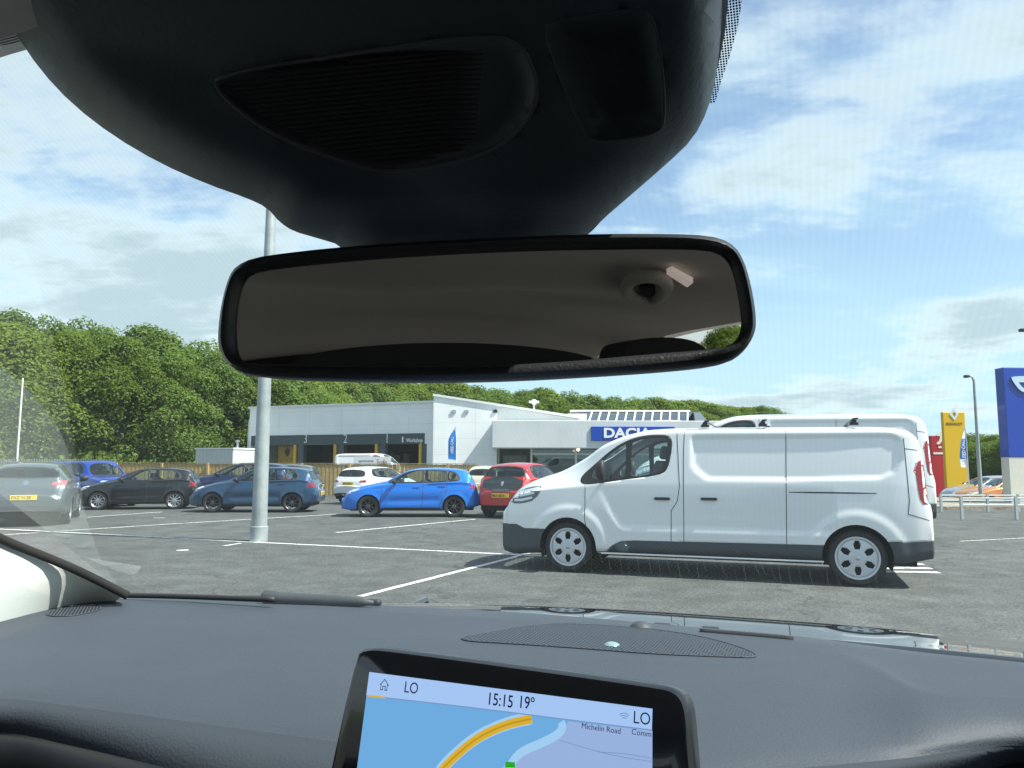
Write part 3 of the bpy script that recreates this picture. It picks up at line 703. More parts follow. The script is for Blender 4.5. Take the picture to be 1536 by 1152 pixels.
# pavement strip with a kerb on the right
g1, g2, g3, g4 = G(1395, 765), G(1800, 765), G(1800, 750), G(1395, 750)
bm = bmesh.new(); prism(bm, [Vector((p.x, p.y, 0)) for p in (g1, g2, g3, g4)], (0, 0, 0.12)); o = mkobj('pavement', bm, M_pave); tag(o, kind='structure')
# ================================================================ the van in front
van_clad = (0.052, 0.062, 0.072)
M_vclad = mat('van_cladding', van_clad, 0.6, bump=0.1, bscale=200)
def van_disp(x, z, y):
    if y < 0.55 or z < 0.2 or z > 1.86: return 0.0
    d = 0.0
    # upper panel recess with sloping lower corners
    poly = [(2.56,1.77),(2.55,1.42),(2.60,1.33),(2.74,1.22),(3.68,1.22),(4.72,1.25),(4.86,1.32),(4.95,1.46),(4.95,1.70),(4.86,1.77)]
    e = edist((x, z), poly); 
    if inside((x, z), poly): d -= 0.024 * min(1, e / 0.028)
    # door crease running down from the mirror
    t = max(0, min(1, (x - 1.25) / 0.45)); zc = 1.12 - 0.55 * t * t * (3 - 2 * t) if x < 1.9 else 0.57
    if 1.22 < x < 4.2: d -= 0.013 * max(0, min(1, (z - zc) / 0.06)) * max(0, min(1, (1.15 - z) / 0.35)) * min(1, (x - 1.22) / 0.15)
    # arch flares
    for fx in (0.93, 4.428):
        q = math.hypot(x - fx, z - 0.33)
        if q < 0.56: d += 0.014 * min(1, max(0, (0.56 - q) / 0.06))
    return d
SV = dict(L=5.22, nose=0.09, tail=0.04, crown=0.035, rr=0.10, bulge=0.014, shoulder=0.0, dx=0.036, rows=(4, 30, 24, 10), disp=van_disp,
    top=[(0,.93),(.05,1.02),(.12,1.09),(.30,1.19),(.50,1.265),(.77,1.35),(1.14,1.54),(1.41,1.72),(1.77,1.85),(2.03,1.895),(2.5,1.91),(3.7,1.90),(4.7,1.89),(4.98,1.86),(5.12,1.78),(5.17,1.60),(5.20,1.2),(5.22,1.0)],
    belt=[(0,.75),(.10,.92),(.30,1.02),(.6,1.08),(1.1,1.12),(2.2,1.18),(5.0,1.18),(5.15,1.12),(5.22,.85)],
    low=[(0,.22),(.15,.20),(.6,.24),(2.0,.27),(4.5,.27),(4.8,.27),(5.22,.34)],
    wide=[(0,.80),(.10,.87),(.25,.90),(.5,.93),(1.0,.945),(2.2,.955),(3.5,.955),(4.8,.955),(5.05,.94),(5.22,.90)],
    wtop=[(0,.55),(.2,.66),(.6,.76),(1.14,.80),(1.5,.83),(1.8,.845),(2.2,.865),(3.5,.87),(4.9,.86),(5.15,.83),(5.22,.80)],
    axles=(.93, 4.428), arch=.385, wr0=.33, ww=.215, zglass=1.2, wr=2, tf=.735,
    side=[([(1.09,1.20),(1.12,1.27),(1.25,1.385),(1.53,1.625),(1.76,1.745),(1.98,1.795),(2.24,1.795),(2.31,1.75),(2.31,1.60),(2.26,1.36),(2.17,1.275),(1.70,1.215),(1.24,1.145),(1.12,1.15)],
        [[(1.32,1.21),(1.24,1.26),(1.28,1.36),(1.56,1.605),(1.70,1.68),(1.71,1.67),(1.71,1.27),(1.69,1.245)],
         [(1.78,1.28),(1.78,1.68),(1.82,1.715),(1.98,1.755),(2.2,1.755),(2.25,1.72),(2.25,1.60),(2.21,1.38),(2.14,1.31),(1.82,1.255)]])],
    screen=[(.96,-.66),(.84,-.3),(.82,0),(.84,.3),(.96,.66),(1.68,.74),(1.76,0),(1.68,-.74)],
    cab=(.95, 2.45, .45, 1.12), bulk=1.84, seats=[(1.75,.45),(1.75,-.1),(1.75,-.5)], zseat=.86, hseat=.62, wheel='cover', hmat=M_blk, seamw=.009,
    seams=[[(1.17,1.14),(1.17,.68),(1.19,.58)],[(2.37,1.86),(2.40,1.14),(2.37,.95),(2.29,.83),(2.28,.28)],[(2.47,1.87),(2.455,1.6),(2.44,.28)],[(3.69,1.86),(3.67,1.1),(3.65,.28)],[(2.47,1.86),(3.69,1.86)],[(4.98,1.72),(5.0,1.0),(4.98,.85),(5.2,.78)],[(4.98,1.6),(5.12,1.58)]],
    handles=[(2.18,.98),(2.76,.985)],
    zones=[('front_bumper',[(-.2,.60),(.20,.605),(.32,.555),(.95,.56),(.95,0),(-.2,0)],M_vclad),('rear_bumper',[(4.72,.53),(5.4,.56),(5.4,0),(4.72,0)],M_vclad),('lower_cladding',[(1.30,.285),(1.44,.285),(1.52,.37),(1.64,.43),(1.80,.445),(4.3,.47),(4.3,.275),(1.30,.275)],M_vclad)],
    sidebits=[('headlight',[(.03,1.00),(.12,.88),(.28,.88),(.47,.93),(.60,1.13),(.33,1.105),(.15,1.04)],mat('smoked_lamp', (.07,.08,.09), .12, coat=.8)),('slide_rail',[(3.70,1.073),(3.70,1.09),(4.66,1.09),(4.66,1.073)],M_seam),('tail_light',[(5.085,1.43),(5.21,1.50),(5.215,1.3),(5.22,.96),(5.12,.96),(5.09,1.2)],M_red)],
    front=[('headlight',[(.30,.90),(.55,.90),(.85,.96),(.85,1.04),(.6,1.02),(.35,.95)],M_lamp)],
    front1=[('grille',[(-.5,.66),(.5,.66),(.42,.86),(-.42,.86)],M_blk)],
    rear=[('tail_light',[(.82,1.0),(.90,1.0),(.90,1.45),(.82,1.40)],M_red)],
    mirror=(1.43,1.03,1.33), msize=(.10,.09,.14), mirmat=M_blk, rplate=.75, reg='KXZ 4417')
M_vanw = paint('van_white', (0.82, 0.83, 0.83), 0.0, 0.2, 0.015)
van = vehicle('van', SV, M_vanw, 'white panel van side-on close ahead with silver wheel covers and black sill cladding', 'van')
place(van, SV, (853, 858), (1288, 880))
mid = (SV['axles'][0] + SV['axles'][1]) / 2
# headlight detail, roof bar feet, sill strip
for c in children(van):
    if c.name.startswith('headlight') and len(c.data.vertices) > 0: pass
def van_extras(root):
    for sg in (-1, 1):
        bm = bmesh.new(); tube(bm, [(1.38 - mid, sg * .935, .268), (4.06 - mid, sg * .942, .273)], 0.011, 8); mkobj('sill_strip', bm, M_vanw, root)
    for x in (2.72, 3.42, 4.46):
        bm = bmesh.new()
        for sg in (-1, 1):
            box(bm, (x - .05 - mid, sg * .80 - .03, 1.885), (x + .05 - mid, sg * .80 + .03, 1.915)); box(bm, (x - .025 - mid, sg * .80 - .02, 1.915), (x + .03 - mid, sg * .80 + .02, 1.95))
            tube(bm, [(x - .04 - mid, sg * .80, 1.90), (x - mid, sg * .80, 1.962), (x + .05 - mid, sg * .80, 1.965)], 0.012, 8)
        tube(bm, [(x - mid, -.80, 1.962), (x - mid, .80, 1.962)], 0.011, 8)
        mkobj('roof_bar', bm, M_blk, root, smooth=True, sharp=30)
van_extras(van)
bvh_lines = bmesh.new()
full = BVHTree.FromBMesh(body_shell(SV, 0.06, van_disp, (4, 12, 10, 9)))
for sg in (-1, 1):
    bm = bmesh.new()
    for ln in ([(.12,.975),(.24,.985),(.46,1.03)], [(.16,.925),(.27,.93),(.43,.965)], [(.17,1.025),(.35,1.06),(.53,1.10)]):
        r_ = ribbon(full, ln, .030, (0, 2), (sg * 2.0, -sg), 0.006, 0.0)
        me = bpy.data.meshes.new('q'); r_.to_mesh(me); r_.free(); bm.from_mesh(me); bpy.data.meshes.remove(me)
    for v in bm.verts: v.co.x -= mid
    mkobj('headlight_strips', bm, M_lamp, van)
# second, taller van behind
v2 = copy_tree(van); tag(v2, 'taller white panel van parked behind the near one, only its roof and tail showing', 'van')
v2.rotation_euler = (0, 0, R(-16)); v2.scale = (1.15, 1.10, 1.37)
q = P(1402, 700, 15.2); v2.location = (q.x, q.y, 0); off = Matrix.Rotation(R(-16), 3, 'Z') @ Vector(((5.22 - mid) * 1.15, -.95 * 1.10, 0)); v2.location -= off
for c in children(v2):
    if c.name.startswith('roof_bar'): bpy.data.objects.remove(c)
# third van: its roof front shows between the showroom and the second van
# white van beyond the fence (faces right)
v4 = copy_tree(van); tag(v4, 'white panel van with lettered side parked behind the wooden fence', 'van')
v4.rotation_euler = (0, 0, R(180 - 8)); q = P(558, 700, 49); v4.location = (q.x, q.y, 0); v4.scale = (.88, 1.0, 1.2)
for c in children(v4):
    if c.name.startswith('roof_bar'): bpy.data.objects.remove(c)
bm = bmesh.new(); box(bm, (-1.75, .972, 1.15), (.95, .99, 1.72)); pn = mkobj('side_panel', bm, mat('sign_white', (0.8, 0.8, 0.8), 0.4), v4)
T = frame((.60, .995, 1.45), (-1, 0, 0), (0, 0, 1)); bm = text_bm('approved used vans', .17, .002, T, 0.01, 0.8); text_bm('service and repair', .17, .002, frame((.60, .995, 1.22), (-1, 0, 0), (0, 0, 1)), 0.01, 0.8, bm=bm)
mkobj('side_lettering', bm, mat('grey_ink', (0.2, 0.2, 0.22), 0.5), pn)
mkobj('side_lettering', text_bm('Fodia', .42, .002, frame((-.72, .995, 1.3), (-1, 0, 0), (0, 0, 1)), 0.01, 0.85), mat('orange_ink', (0.55, 0.28, 0.12), 0.5), pn)
# ================================================================ the parked cars
def put(S, nm, pnt, label, cat, pf, pr, group='cars parked in the lot', **kw):
    r_ = vehicle(nm, S, pnt, label, cat, group); sc_ = place(r_, S, pf, pr); return r_
def put_heading(root, S, px, py, az, s=1.0, rear=True):
    """rear bumper centre above the ground point at pixel; az = heading clockwise from +Y"""
    q = G(px, py); hd = Vector((math.sin(R(az)), math.cos(R(az)), 0)); back = -hd; ang = math.atan2(back.y, back.x)
    root.rotation_euler = (0, 0, ang); root.scale = (s, s, s); m_ = sum(S['axles']) / 2
    root.location = q - Matrix.Rotation(ang, 3, 'Z') @ Vector(((S['L'] - m_) * s, 0, 0))
fabia = hatch(4.0, 1.44, .86, wheel='split', reg='KGZ 7062', mirmat=mat('mirror_black', (0.02, 0.02, 0.02), 0.2, coat=.5), dx=.04)
blue_car = put(fabia, 'hatchback', paint('bright_blue', (0.004, 0.165, 0.66), 0.2), 'bright blue hatchback with black wheels, side-on left of the white van', 'car', (552, 776), (681, 776))
fiesta = hatch(4.02, 1.46, .86, wheel='split', reg='OEZ 2290', dx=.04)
fiesta['top'] = [(x, z) for x, z in fiesta['top']]
mid_car = put(fiesta, 'hatchback', paint('mid_blue', (0.020, 0.065, 0.135), 0.45), 'steel blue hatchback partly behind the grey lamp pole', 'car', (318, 769), (437.6, 769))
black = hatch(3.98, 1.47, .86, wheel='five', reg='SGZ 3106', dx=.04)
black_car = put(black, 'hatchback', paint('black_paint', (0.012, 0.012, 0.016), 0.3), 'black hatchback with bright silver wheels, side-on near the wood', 'car', (146, 765), (261, 764))
leon = hatch(4.28, 1.46, .90, wheel='five', reg='FXZ 9138', dx=.04, rear=[('tail_light', [(.50,.93),(.86,.93),(.90,1.01),(.74,1.035),(.54,1.0)], M_redlight)],
    rear1=[('bumper_insert', [(-.6,.30),(.6,.30),(.68,.47),(-.68,.47)], M_cladding), ('badge', [(-.06,.93),(.06,.93),(.05,1.03),(-.05,1.03)], M_chrome)], rplate=.66)
leon['rearwin'] = [(-.56,1.35),(.56,1.35),(.68,1.12),(.58,1.08),(-.58,1.08),(-.68,1.12)]
grey_car = vehicle('hatchback', leon, paint('grey_paint', (0.10, 0.125, 0.14), 0.5), 'grey hatchback seen from behind at the left edge, yellow rear plate', 'car', 'cars parked in the lot'); put_heading(grey_car, leon, 33, 791, -25, 1.06)
clio = hatch(4.05, 1.46, .87, wheel='five', reg='WFZ 5521', dx=.055, rear1=[('bumper_insert', [(-.66,.28),(.66,.28),(.72,.44),(-.72,.44)], M_blk)], rplate=.80, rear=[('tail_light', [(.50,.84),(.84,.84),(.86,.93),(.66,.94),(.50,.90)], M_red)])
clio['rearwin'] = [(-.56,1.33),(.56,1.33),(.66,1.09),(.56,1.05),(-.56,1.05),(-.66,1.09)]
white_car = vehicle('hatchback', clio, paint('white_paint', (0.7, 0.71, 0.72), 0.0), 'white hatchback seen from behind between the two blue cars', 'car', 'cars parked in the lot'); put_heading(white_car, clio, 521, 757, 27, 1.0)
twingo = hatch(3.6, 1.52, .83, wheel='five', reg='MUI 8874', dx=.045, rear=[('tail_light', [(.60,.86),(.80,.86),(.78,1.10),(.66,1.10)], M_redlight)],
    rear1=[('tailgate_glass', [(-.58,.74),(.58,.74),(.62,1.12),(-.62,1.12)], mat('tailgate_black', (0.03, 0.035, 0.04), 0.2, coat=.6)), ('badge', [(0,.86),(.055,.95),(0,1.04),(-.055,.95)], M_chrome), ('badge', [(-.2, 1.0), (-.2, 1.0), (-.2, 1.0)], M_chrome)][:2], rplate=.62)
twingo['rearwin'] = [(-.56,1.42),(.56,1.42),(.64,1.16),(.60,1.12),(-.60,1.12),(-.64,1.16)]
red_car = vehicle('hatchback', twingo, paint('red_paint', (0.48, 0.018, 0.02), 0.15), 'small red hatchback with black tailgate behind the nose of the white van', 'car', 'cars parked in the lot'); put_heading(red_car, twingo, 752, 778, 26, 1.04)
cream = hatch(4.1, 1.50, .88, wheel='five', reg='JBZ 6640', dx=.06)
cream_car = vehicle('hatchback', cream, paint('cream_paint', (0.55, 0.52, 0.42), 0.1), 'cream hatchback mostly hidden between the bright blue and red cars', 'car', 'cars parked in the lot'); put_heading(cream_car, cream, 722, 752, 8, 1.0)
navy = hatch(4.2, 1.48, .88, wheel='five', reg='YFZ 1973', dx=.06)
navy_car = vehicle('hatchback', navy, paint('navy_paint', (0.012, 0.022, 0.085), 0.35), 'navy hatchback parked behind the black and steel blue cars', 'car', 'cars parked in the lot'); place(navy_car, navy, (292, 755), (402, 755))
sil = hatch(4.2, 1.52, .88, wheel='five', reg='HXZ 4028', dx=.06)
silver_car = vehicle('hatchback', sil, paint('dark_silver', (0.12, 0.14, 0.16), 0.5), 'dark grey hatchback behind the steel blue car by the fence', 'car', 'cars parked in the lot'); place(silver_car, sil, (352, 751), (448, 751))
orange = hatch(4.3, 1.50, .90, wheel='split', reg='BJZ 3355', dx=.06)
orange_car = vehicle('hatchback', orange, paint('orange_paint', (0.55, 0.20, 0.05), 0.4), 'orange car beyond the white railings beside the blue sign', 'car', 'cars beyond the railings'); orange_car.rotation_euler = (0, 0, R(8)); q = P(1502, 700, 35.0); orange_car.location = (q.x, q.y, -.42)
pale = hatch(4.3, 1.50, .90, wheel='five', reg='RIG 5108', dx=.06)
pale_car = vehicle('hatchback', pale, paint('pale_silver', (0.42, 0.45, 0.5), 0.6), 'pale silver car behind the orange car beyond the white railings', 'car', 'cars beyond the railings'); pale_car.rotation_euler = (0, 0, R(8)); q = P(1480, 700, 38.5); pale_car.location = (q.x, q.y, -.42)
# pickup with a hard canopy, faces right
PK = hatch(5.2, 1.75, .92, wheel='five', reg='DUI 7719', dx=.06)
PK.update(disp=None, rows=(4, 9, 9, 9), top=[(0,.8),(.06,.95),(.3,1.08),(.9,1.14),(1.25,1.18),(1.6,1.45),(1.95,1.68),(2.2,1.73),(3.0,1.74),(3.4,1.72),(4.7,1.70),(4.95,1.64),(5.08,1.2),(5.15,1.05),(5.2,.9)],
    belt=[(0,.7),(.3,.95),(1.0,1.06),(1.6,1.10),(3.2,1.12),(5.0,1.12),(5.2,.8)], low=[(0,.42),(.3,.38),(.9,.38),(4.6,.4),(5.2,.5)],
    wide=[(0,.66),(.15,.8),(.4,.88),(1.0,.92),(2.5,.92),(3.5,.92),(5.0,.92),(5.2,.88)], wtop=[(0,.5),(.4,.7),(1.2,.76),(1.95,.64),(3.2,.64),(3.5,.70),(4.8,.70),(5.2,.78)],
    side=[([(1.5,1.14),(1.95,1.58),(2.3,1.64),(3.35,1.62),(3.35,1.16)],[[(1.66,1.18),(2.0,1.54),(2.35,1.60),(2.4,1.60),(2.4,1.18)],[(2.5,1.18),(2.5,1.60),(3.28,1.58),(3.28,1.2)]]),([(3.62,1.22),(3.62,1.58),(4.85,1.56),(4.95,1.22)],[[(3.68,1.26),(3.68,1.54),(4.80,1.52),(4.88,1.26)]])],
    screen=[(1.25,-.66),(1.2,0),(1.25,.66),(1.85,.56),(1.85,-.56)], rearwin=[(-.55,1.58),(.55,1.58),(.62,1.25),(-.62,1.25)], axles=(.9, 4.05), arch=.43, wr0=.39, ww=.25, zglass=1.15,
    seams=[[(1.45,1.12),(1.42,.5)],[(2.45,1.14),(2.45,.5)],[(3.40,1.66),(3.40,.5)]], handles=[(2.25,1.02),(3.2,1.04)], cab=(1.3,3.3,.5,1.1), seats=[(2.1,.4),(2.1,-.4),(2.9,.4),(2.9,-.4)], zseat=.8, mirror=(1.65,1.0,1.2), rplate=.62,
    rear=[('tail_light',[(.78,.85),(.92,.85),(.92,1.15),(.80,1.15)],M_red)], front=[('headlight',[(.4,.85),(.8,.88),(.82,.98),(.45,.98)],M_lamp)], fplate=.6)
truck = vehicle('pickup_truck', PK, paint('royal_blue', (0.006, 0.045, 0.33), 0.35), 'royal blue pickup truck with hard canopy between the grey and black hatchbacks', 'pickup truck')
truck.rotation_euler = (0, 0, R(180 - 35)); q = P(140, 700, 29.0); truck.location = (q.x, q.y, 0); truck.scale = (.95, .95, .95)
# ================================================================ buildings and site furniture
def panelmat(name, col, sx_=1.2, sz_=0.9, line=0.82, rough=0.45):
    """metal cladding with faint joints"""
    m = bpy.data.materials.new(name); m.use_nodes = True; n = m.node_tree.nodes; l = m.node_tree.links; b = n['Principled BSDF']; b.inputs['Roughness'].default_value = rough
    t = n.new('ShaderNodeTexCoord'); s = n.new('ShaderNodeSeparateXYZ'); l.new(t.outputs['Object'], s.inputs[0]); vals = []
    for k, sp in ((0, sx_), (2, sz_)):
        d = n.new('ShaderNodeMath'); d.operation = 'DIVIDE'; d.inputs[1].default_value = sp; l.new(s.outputs[k], d.inputs[0])
        f = n.new('ShaderNodeMath'); f.operation = 'FRACT'; l.new(d.outputs[0], f.inputs[0]); g = n.new('ShaderNodeMath'); g.operation = 'LESS_THAN'; g.inputs[1].default_value = 0.03 / sp; l.new(f.outputs[0], g.inputs[0]); vals.append(g)
    mx = n.new('ShaderNodeMath'); mx.operation = 'MAXIMUM'; l.new(vals[0].outputs[0], mx.inputs[0]); l.new(vals[1].outputs[0], mx.inputs[1])
    ns = n.new('ShaderNodeTexNoise'); ns.inputs['Scale'].default_value = 0.6; ns.inputs['Detail'].default_value = 6; l.new(t.outputs['Object'], ns.inputs['Vector'])
    r = n.new('ShaderNodeMapRange'); r.inputs[1].default_value = 0.3; r.inputs[2].default_value = 0.7; r.inputs[3].default_value = 0.93; r.inputs[4].default_value = 1.05; l.new(ns.outputs['Fac'], r.inputs[0])
    q = n.new('ShaderNodeMapRange'); q.inputs[3].default_value = 1; q.inputs[4].default_value = line; l.new(mx.outputs[0], q.inputs[0])
    p = n.new('ShaderNodeMath'); p.operation = 'MULTIPLY'; l.new(r.outputs[0], p.inputs[0]); l.new(q.outputs[0], p.inputs[1])
    vm = n.new('ShaderNodeVectorMath'); vm.operation = 'SCALE'; vm.inputs[0].default_value = col; l.new(p.outputs[0], vm.inputs['Scale']); l.new(vm.outputs[0], b.inputs['Base Color'])
    return m
M_clad = panelmat('white_cladding', (0.85, 0.86, 0.85), 3.0, 1.15)
M_fascia = panelmat('grey_fascia', (0.58, 0.61, 0.62), 1.5, 50, 0.9)
M_trimw = mat('white_trim', (0.74, 0.75, 0.74), 0.4)
M_band = mat('dark_band', (0.055, 0.075, 0.085), 0.5, var=.08)
M_post = mat('yellow_post', (0.62, 0.36, 0.03), 0.5)
M_inside = mat('bay_interior', (0.035, 0.045, 0.05), 0.8, var=.3, vscale=1.0)
M_white = mat('white_lettering', (0.8, 0.8, 0.8), 0.5)
# workshop: facade in a plane that comes nearer to the right
A0 = P(372, 697, 63.0); B0 = P(651, 697, 56.5); A0.z = B0.z = 0; ud = (B0 - A0).normalized(); LW = (B0 - A0).length; nd_ = Vector((ud.y, -ud.x, 0))
if nd_.y > 0: nd_ = -nd_
shop = empty('workshop_building', A0, math.atan2(ud.y, ud.x), 'long white workshop with dark band numbered 3 2 1 behind the wooden fence', 'building')
def fx(px, py):
    h = onplane(px, py, A0, nd_); return ((h - A0).dot(ud), h.z)     # facade coordinates
Hs = fx(500, 609)[1]; zt_ = fx(520, 652)[1]; zb_ = fx(520, 667)[1]
x1 = fx(637, 660)[0]; xA = fx(395, 660)[0]
bm = bmesh.new()
box(bm, (0, 0, zt_), (LW, 14, Hs)); box(bm, (x1, 0, 0), (LW, 14, zt_)); box(bm, (0, 0, 0), (xA - 1.2, 14, zt_)); box(bm, (xA - 1.2, 6, 0), (x1, 14, zt_)); mkobj('wall', bm, M_clad, shop)
bm = bmesh.new(); box(bm, (-.1, -.12, Hs), (LW, 14.1, Hs + .16)); mkobj('roof_trim', bm, M_trimw, shop)
bm = bmesh.new(); box(bm, (xA - 1.2, -.06, zb_), (x1, .35, zt_ + .02)); band = mkobj('sign_band', bm, M_band, shop)
for s_, px in (('3', 456), ('2', 515.5), ('1', 578)):
    h = fx(px, 664.5); mkobj('bay_number', text_bm(s_, 1.0, .01, frame((h[0], -.075, h[1]), (1, 0, 0), (0, 0, 1)), -0.01, .78), M_white, band)
h = fx(604, 663.5); bm = text_bm('Workshop', .42, .01, frame((h[0] + .35, -.075, h[1]), (1, 0, 0), (0, 0, 1)), 0.015, .75); box(bm, (h[0] - .02, -.08, h[1]), (h[0] + .1, -.07, h[1] + .42)); mkobj('sign_lettering', bm, M_white, band)
bm = bmesh.new(); box(bm, (xA - 1.2, 5.9, 0), (x1, 5.97, zt_)); box(bm, (xA - 1.2, .4, .01), (x1, 5.9, .03)); mkobj('bay_interior', bm, M_inside, shop)
for px in (443, 503, 565, 631):
    h = fx(px, 680)[0]; bm = bmesh.new(); box(bm, (h - .11, -.10, 0), (h + .11, .12, zb_ + .02)); mkobj('bay_post', bm, M_post, shop)
for px in (451, 511, 573, 635):
    h = fx(px, 680)[0]; bm = bmesh.new(); box(bm, (h - .28, -.02, 0), (h + .28, .4, zb_)); mkobj('pier', bm, M_band, shop)
h0 = fx(410, 680)[0]; h1 = fx(438, 680)[0]
bm = bmesh.new(); box(bm, (h0, .6, 0), (h1, .7, zb_ - .05)); yp = mkobj('yellow_door', bm, mat('mustard_panel', (0.33, 0.22, 0.03), 0.5, var=.15), shop)
bm = bmesh.new(); hm = (h0 + h1) / 2; prism(bm, [(hm, .59, 2.2), (hm + .3, .59, 2.7), (hm, .59, 3.0), (hm - .3, .59, 2.6)], (0, -.02, 0)); mkobj('emblem', bm, M_inside, yp)
for k, (pa, pb) in enumerate(((458, 500), (519, 562), (581, 628))):
    a = fx(pa, 680)[0]; b = fx(pb, 680)[0]
    bm = bmesh.new()
    for j in range(5): box(bm, (a + (b - a) * (.12 + .17 * j), 5.2, .05), (a + (b - a) * (.12 + .17 * j) + .5, 5.8, random.uniform(1.6, 2.6)))
    mkobj('storage_rack', bm, mat('rack_grey%d' % k if False else 'rack_grey', (0.12, 0.13, 0.14), 0.6, var=.5, vscale=.8), shop)
bm = bmesh.new(); h = fx(615, 677); box(bm, (h[0] - .6, 3, 2.3), (h[0] + .9, 3.2, 2.42)); mkobj('strip_light', bm, emis('tube_light', (.9, .95, 1), 1.2), shop)
# white tank and flue at the left end
bm = bmesh.new(); lathe(bm, [(.01, fx(372, 628)[1]), (.75, fx(372, 628)[1] - .05), (.8, fx(372, 631)[1] - .2), (.8, 0)], 'z', 24, c=(-.15, 1.2, 0)); mkobj('side_tower', bm, M_clad, shop, smooth=True, sharp=40)
bm = bmesh.new(); lathe(bm, [(.01, 5.75), (.16, 5.7), (.16, 4.6)], 'z', 14, c=(-.2, 1.0, 0)); mkobj('flue', bm, M_trimw, shop, smooth=True, sharp=40)
cont = empty('container', P(334, 697, 60) * 1.0, math.atan2(ud.y, ud.x), 'low white container cabin with flue at the left end of the workshop', 'container'); cont.location.z = 0
bm = bmesh.new(); box(bm, (-1.85, -1, 0), (1.9, 1.4, 2.72)); bevel_all(bm, .04, 1)
mkobj('wall', bm, panelmat('container_white', (0.55, 0.57, 0.57), .35, 20, .8), cont)
bm = bmesh.new(); box(bm, (-1.9, -1.05, 2.72), (1.95, 1.45, 2.84)); mkobj('roof', bm, M_trimw, cont)
bm = bmesh.new(); lathe(bm, [(.1, 2.84), (.1, 3.3), (.18, 3.32), (.18, 3.42), (.01, 3.48)], 'z', 12, c=(1.4, 0, 0)); mkobj('flue', bm, M_alloy, cont)
# showroom
D1 = 55.5; c0 = P(650, 697, D1); show = empty('showroom_building', (c0.x, c0.y, 0), 0, 'white showroom with sloping roofline, grey canopy fascia and blue name sign', 'building')
def wx(px, py, yoff=0.0):
    h = onplane(px, py, Vector((0, c0.y + yoff, 0)), Vector((0, -1, 0))); return (h.x - c0.x, h.z)
a, b, c_ = wx(650.5, 594), wx(870, 628), wx(745, 700)
bm = bmesh.new(); prism(bm, [(a[0], 0, 0), (c_[0], 0, 0), (c_[0], 0, a[1] + (b[1] - a[1]) * (c_[0] - a[0]) / (b[0] - a[0])), (a[0], 0, a[1])], (0, 14, 0))
prism(bm, [(c_[0], .3, 3.0), (b[0], .3, 3.0), (b[0], .3, b[1] - .02), (c_[0], .3, a[1] + (b[1] - a[1]) * (c_[0] - a[0]) / (b[0] - a[0]) - .01)], (0, 13.6, 0)); mkobj('wall', bm, M_clad, show)
bm = bmesh.new(); dz = .17; prism(bm, [(a[0] - .05, -.1, a[1]), (b[0], -.1, b[1]), (b[0], -.1, b[1] + dz), (a[0] - .05, -.1, a[1] + dz)], (0, 14.2, 0)); mkobj('roof_trim', bm, M_trimw, show)
e0 = wx(738, 671.7, -2); e1 = wx(1150, 631.5, -2)
bm = bmesh.new(); box(bm, (e0[0], -2, e0[1]), (e1[0], -.004, e1[1])); bevel_all(bm, .03, 1); cp = mkobj('canopy', bm, M_fascia, show)
bm = bmesh.new(); box(bm, (e0[0] + .05, -1.9, e0[1] - .03), (e1[0], -.01, e0[1] - .005)); mkobj('soffit', bm, M_trimw, cp)
s0 = wx(887, 661, -2.1); s1 = wx(1012, 640, -2.1)
bm = bmesh.new(); box(bm, (s0[0], -2.12, s0[1]), (s1[0], -2.003, s1[1])); bevel_all(bm, .02, 1); M_sblue = mat('sign_blue', (0.004, 0.055, 0.38), 0.35); sg_ = mkobj('name_sign', bm, M_sblue, show)
tx = wx(905, 656, -2.14); mkobj('sign_lettering', text_bm('DACIA', .92, .015, frame((tx[0], -2.14, tx[1]), (1, 0, 0), (0, 0, 1)), 0.035, 1.18), M_white, sg_)
M_shopglass = glassmat('shop_glass', (0.55, 0.65, 0.62), 1.5, 0.0, .05)
xg0 = wx(748, 690)[0]; xg1 = e1[0]
bm = bmesh.new(); box(bm, (xg0, 3.0, 0), (xg1, 3.1, 4.0)); box(bm, (xg0, 0, .01), (xg1, 3, .05)); mkobj('showroom_interior', bm, mat('grey_interior', (0.30, 0.31, 0.30), .7, var=.2, vscale=.5), show)
bm = bmesh.new(); box(bm, (wx(797, 690)[0], .02, 0), (xg1, .04, e0[1])); mkobj('shop_window', bm, M_shopglass, show)
for px in (797, 864, 930, 1000, 1070):
    h = wx(px, 690)[0]; bm = bmesh.new(); box(bm, (h - .07, -.05, 0), (h + .07, .1, e0[1] - .03)); mkobj('mullion', bm, M_trimw, show)
h = wx(797, 681)[1]; bm = bmesh.new(); box(bm, (wx(797, 690)[0] + .07, -.03, h - .06), (xg1, .08, h + .06)); mkobj('transom', bm, M_trimw, show)
bm = bmesh.new(); box(bm, (xg0 + .3, 1.5, 0), (wx(797, 690)[0] - .3, 2.9, 2.3)); box(bm, (wx(805, 690)[0], 2, 0), (wx(860, 690)[0], 2.9, 2.1)); mkobj('display_wall', bm, mat('display_grey', (0.22, 0.23, 0.22), .6, var=.3), show)
lx = wx(867.5, 674.5, -1.9); bm = bmesh.new(); bmesh.ops.create_uvsphere(bm, u_segments=12, v_segments=8, radius=.11)
for v in bm.verts: v.co += Vector((lx[0], -1.8, e0[1] - .1))
mkobj('spot_light', bm, emis('warm_lamp', (1, .85, .55), 2.2), show)
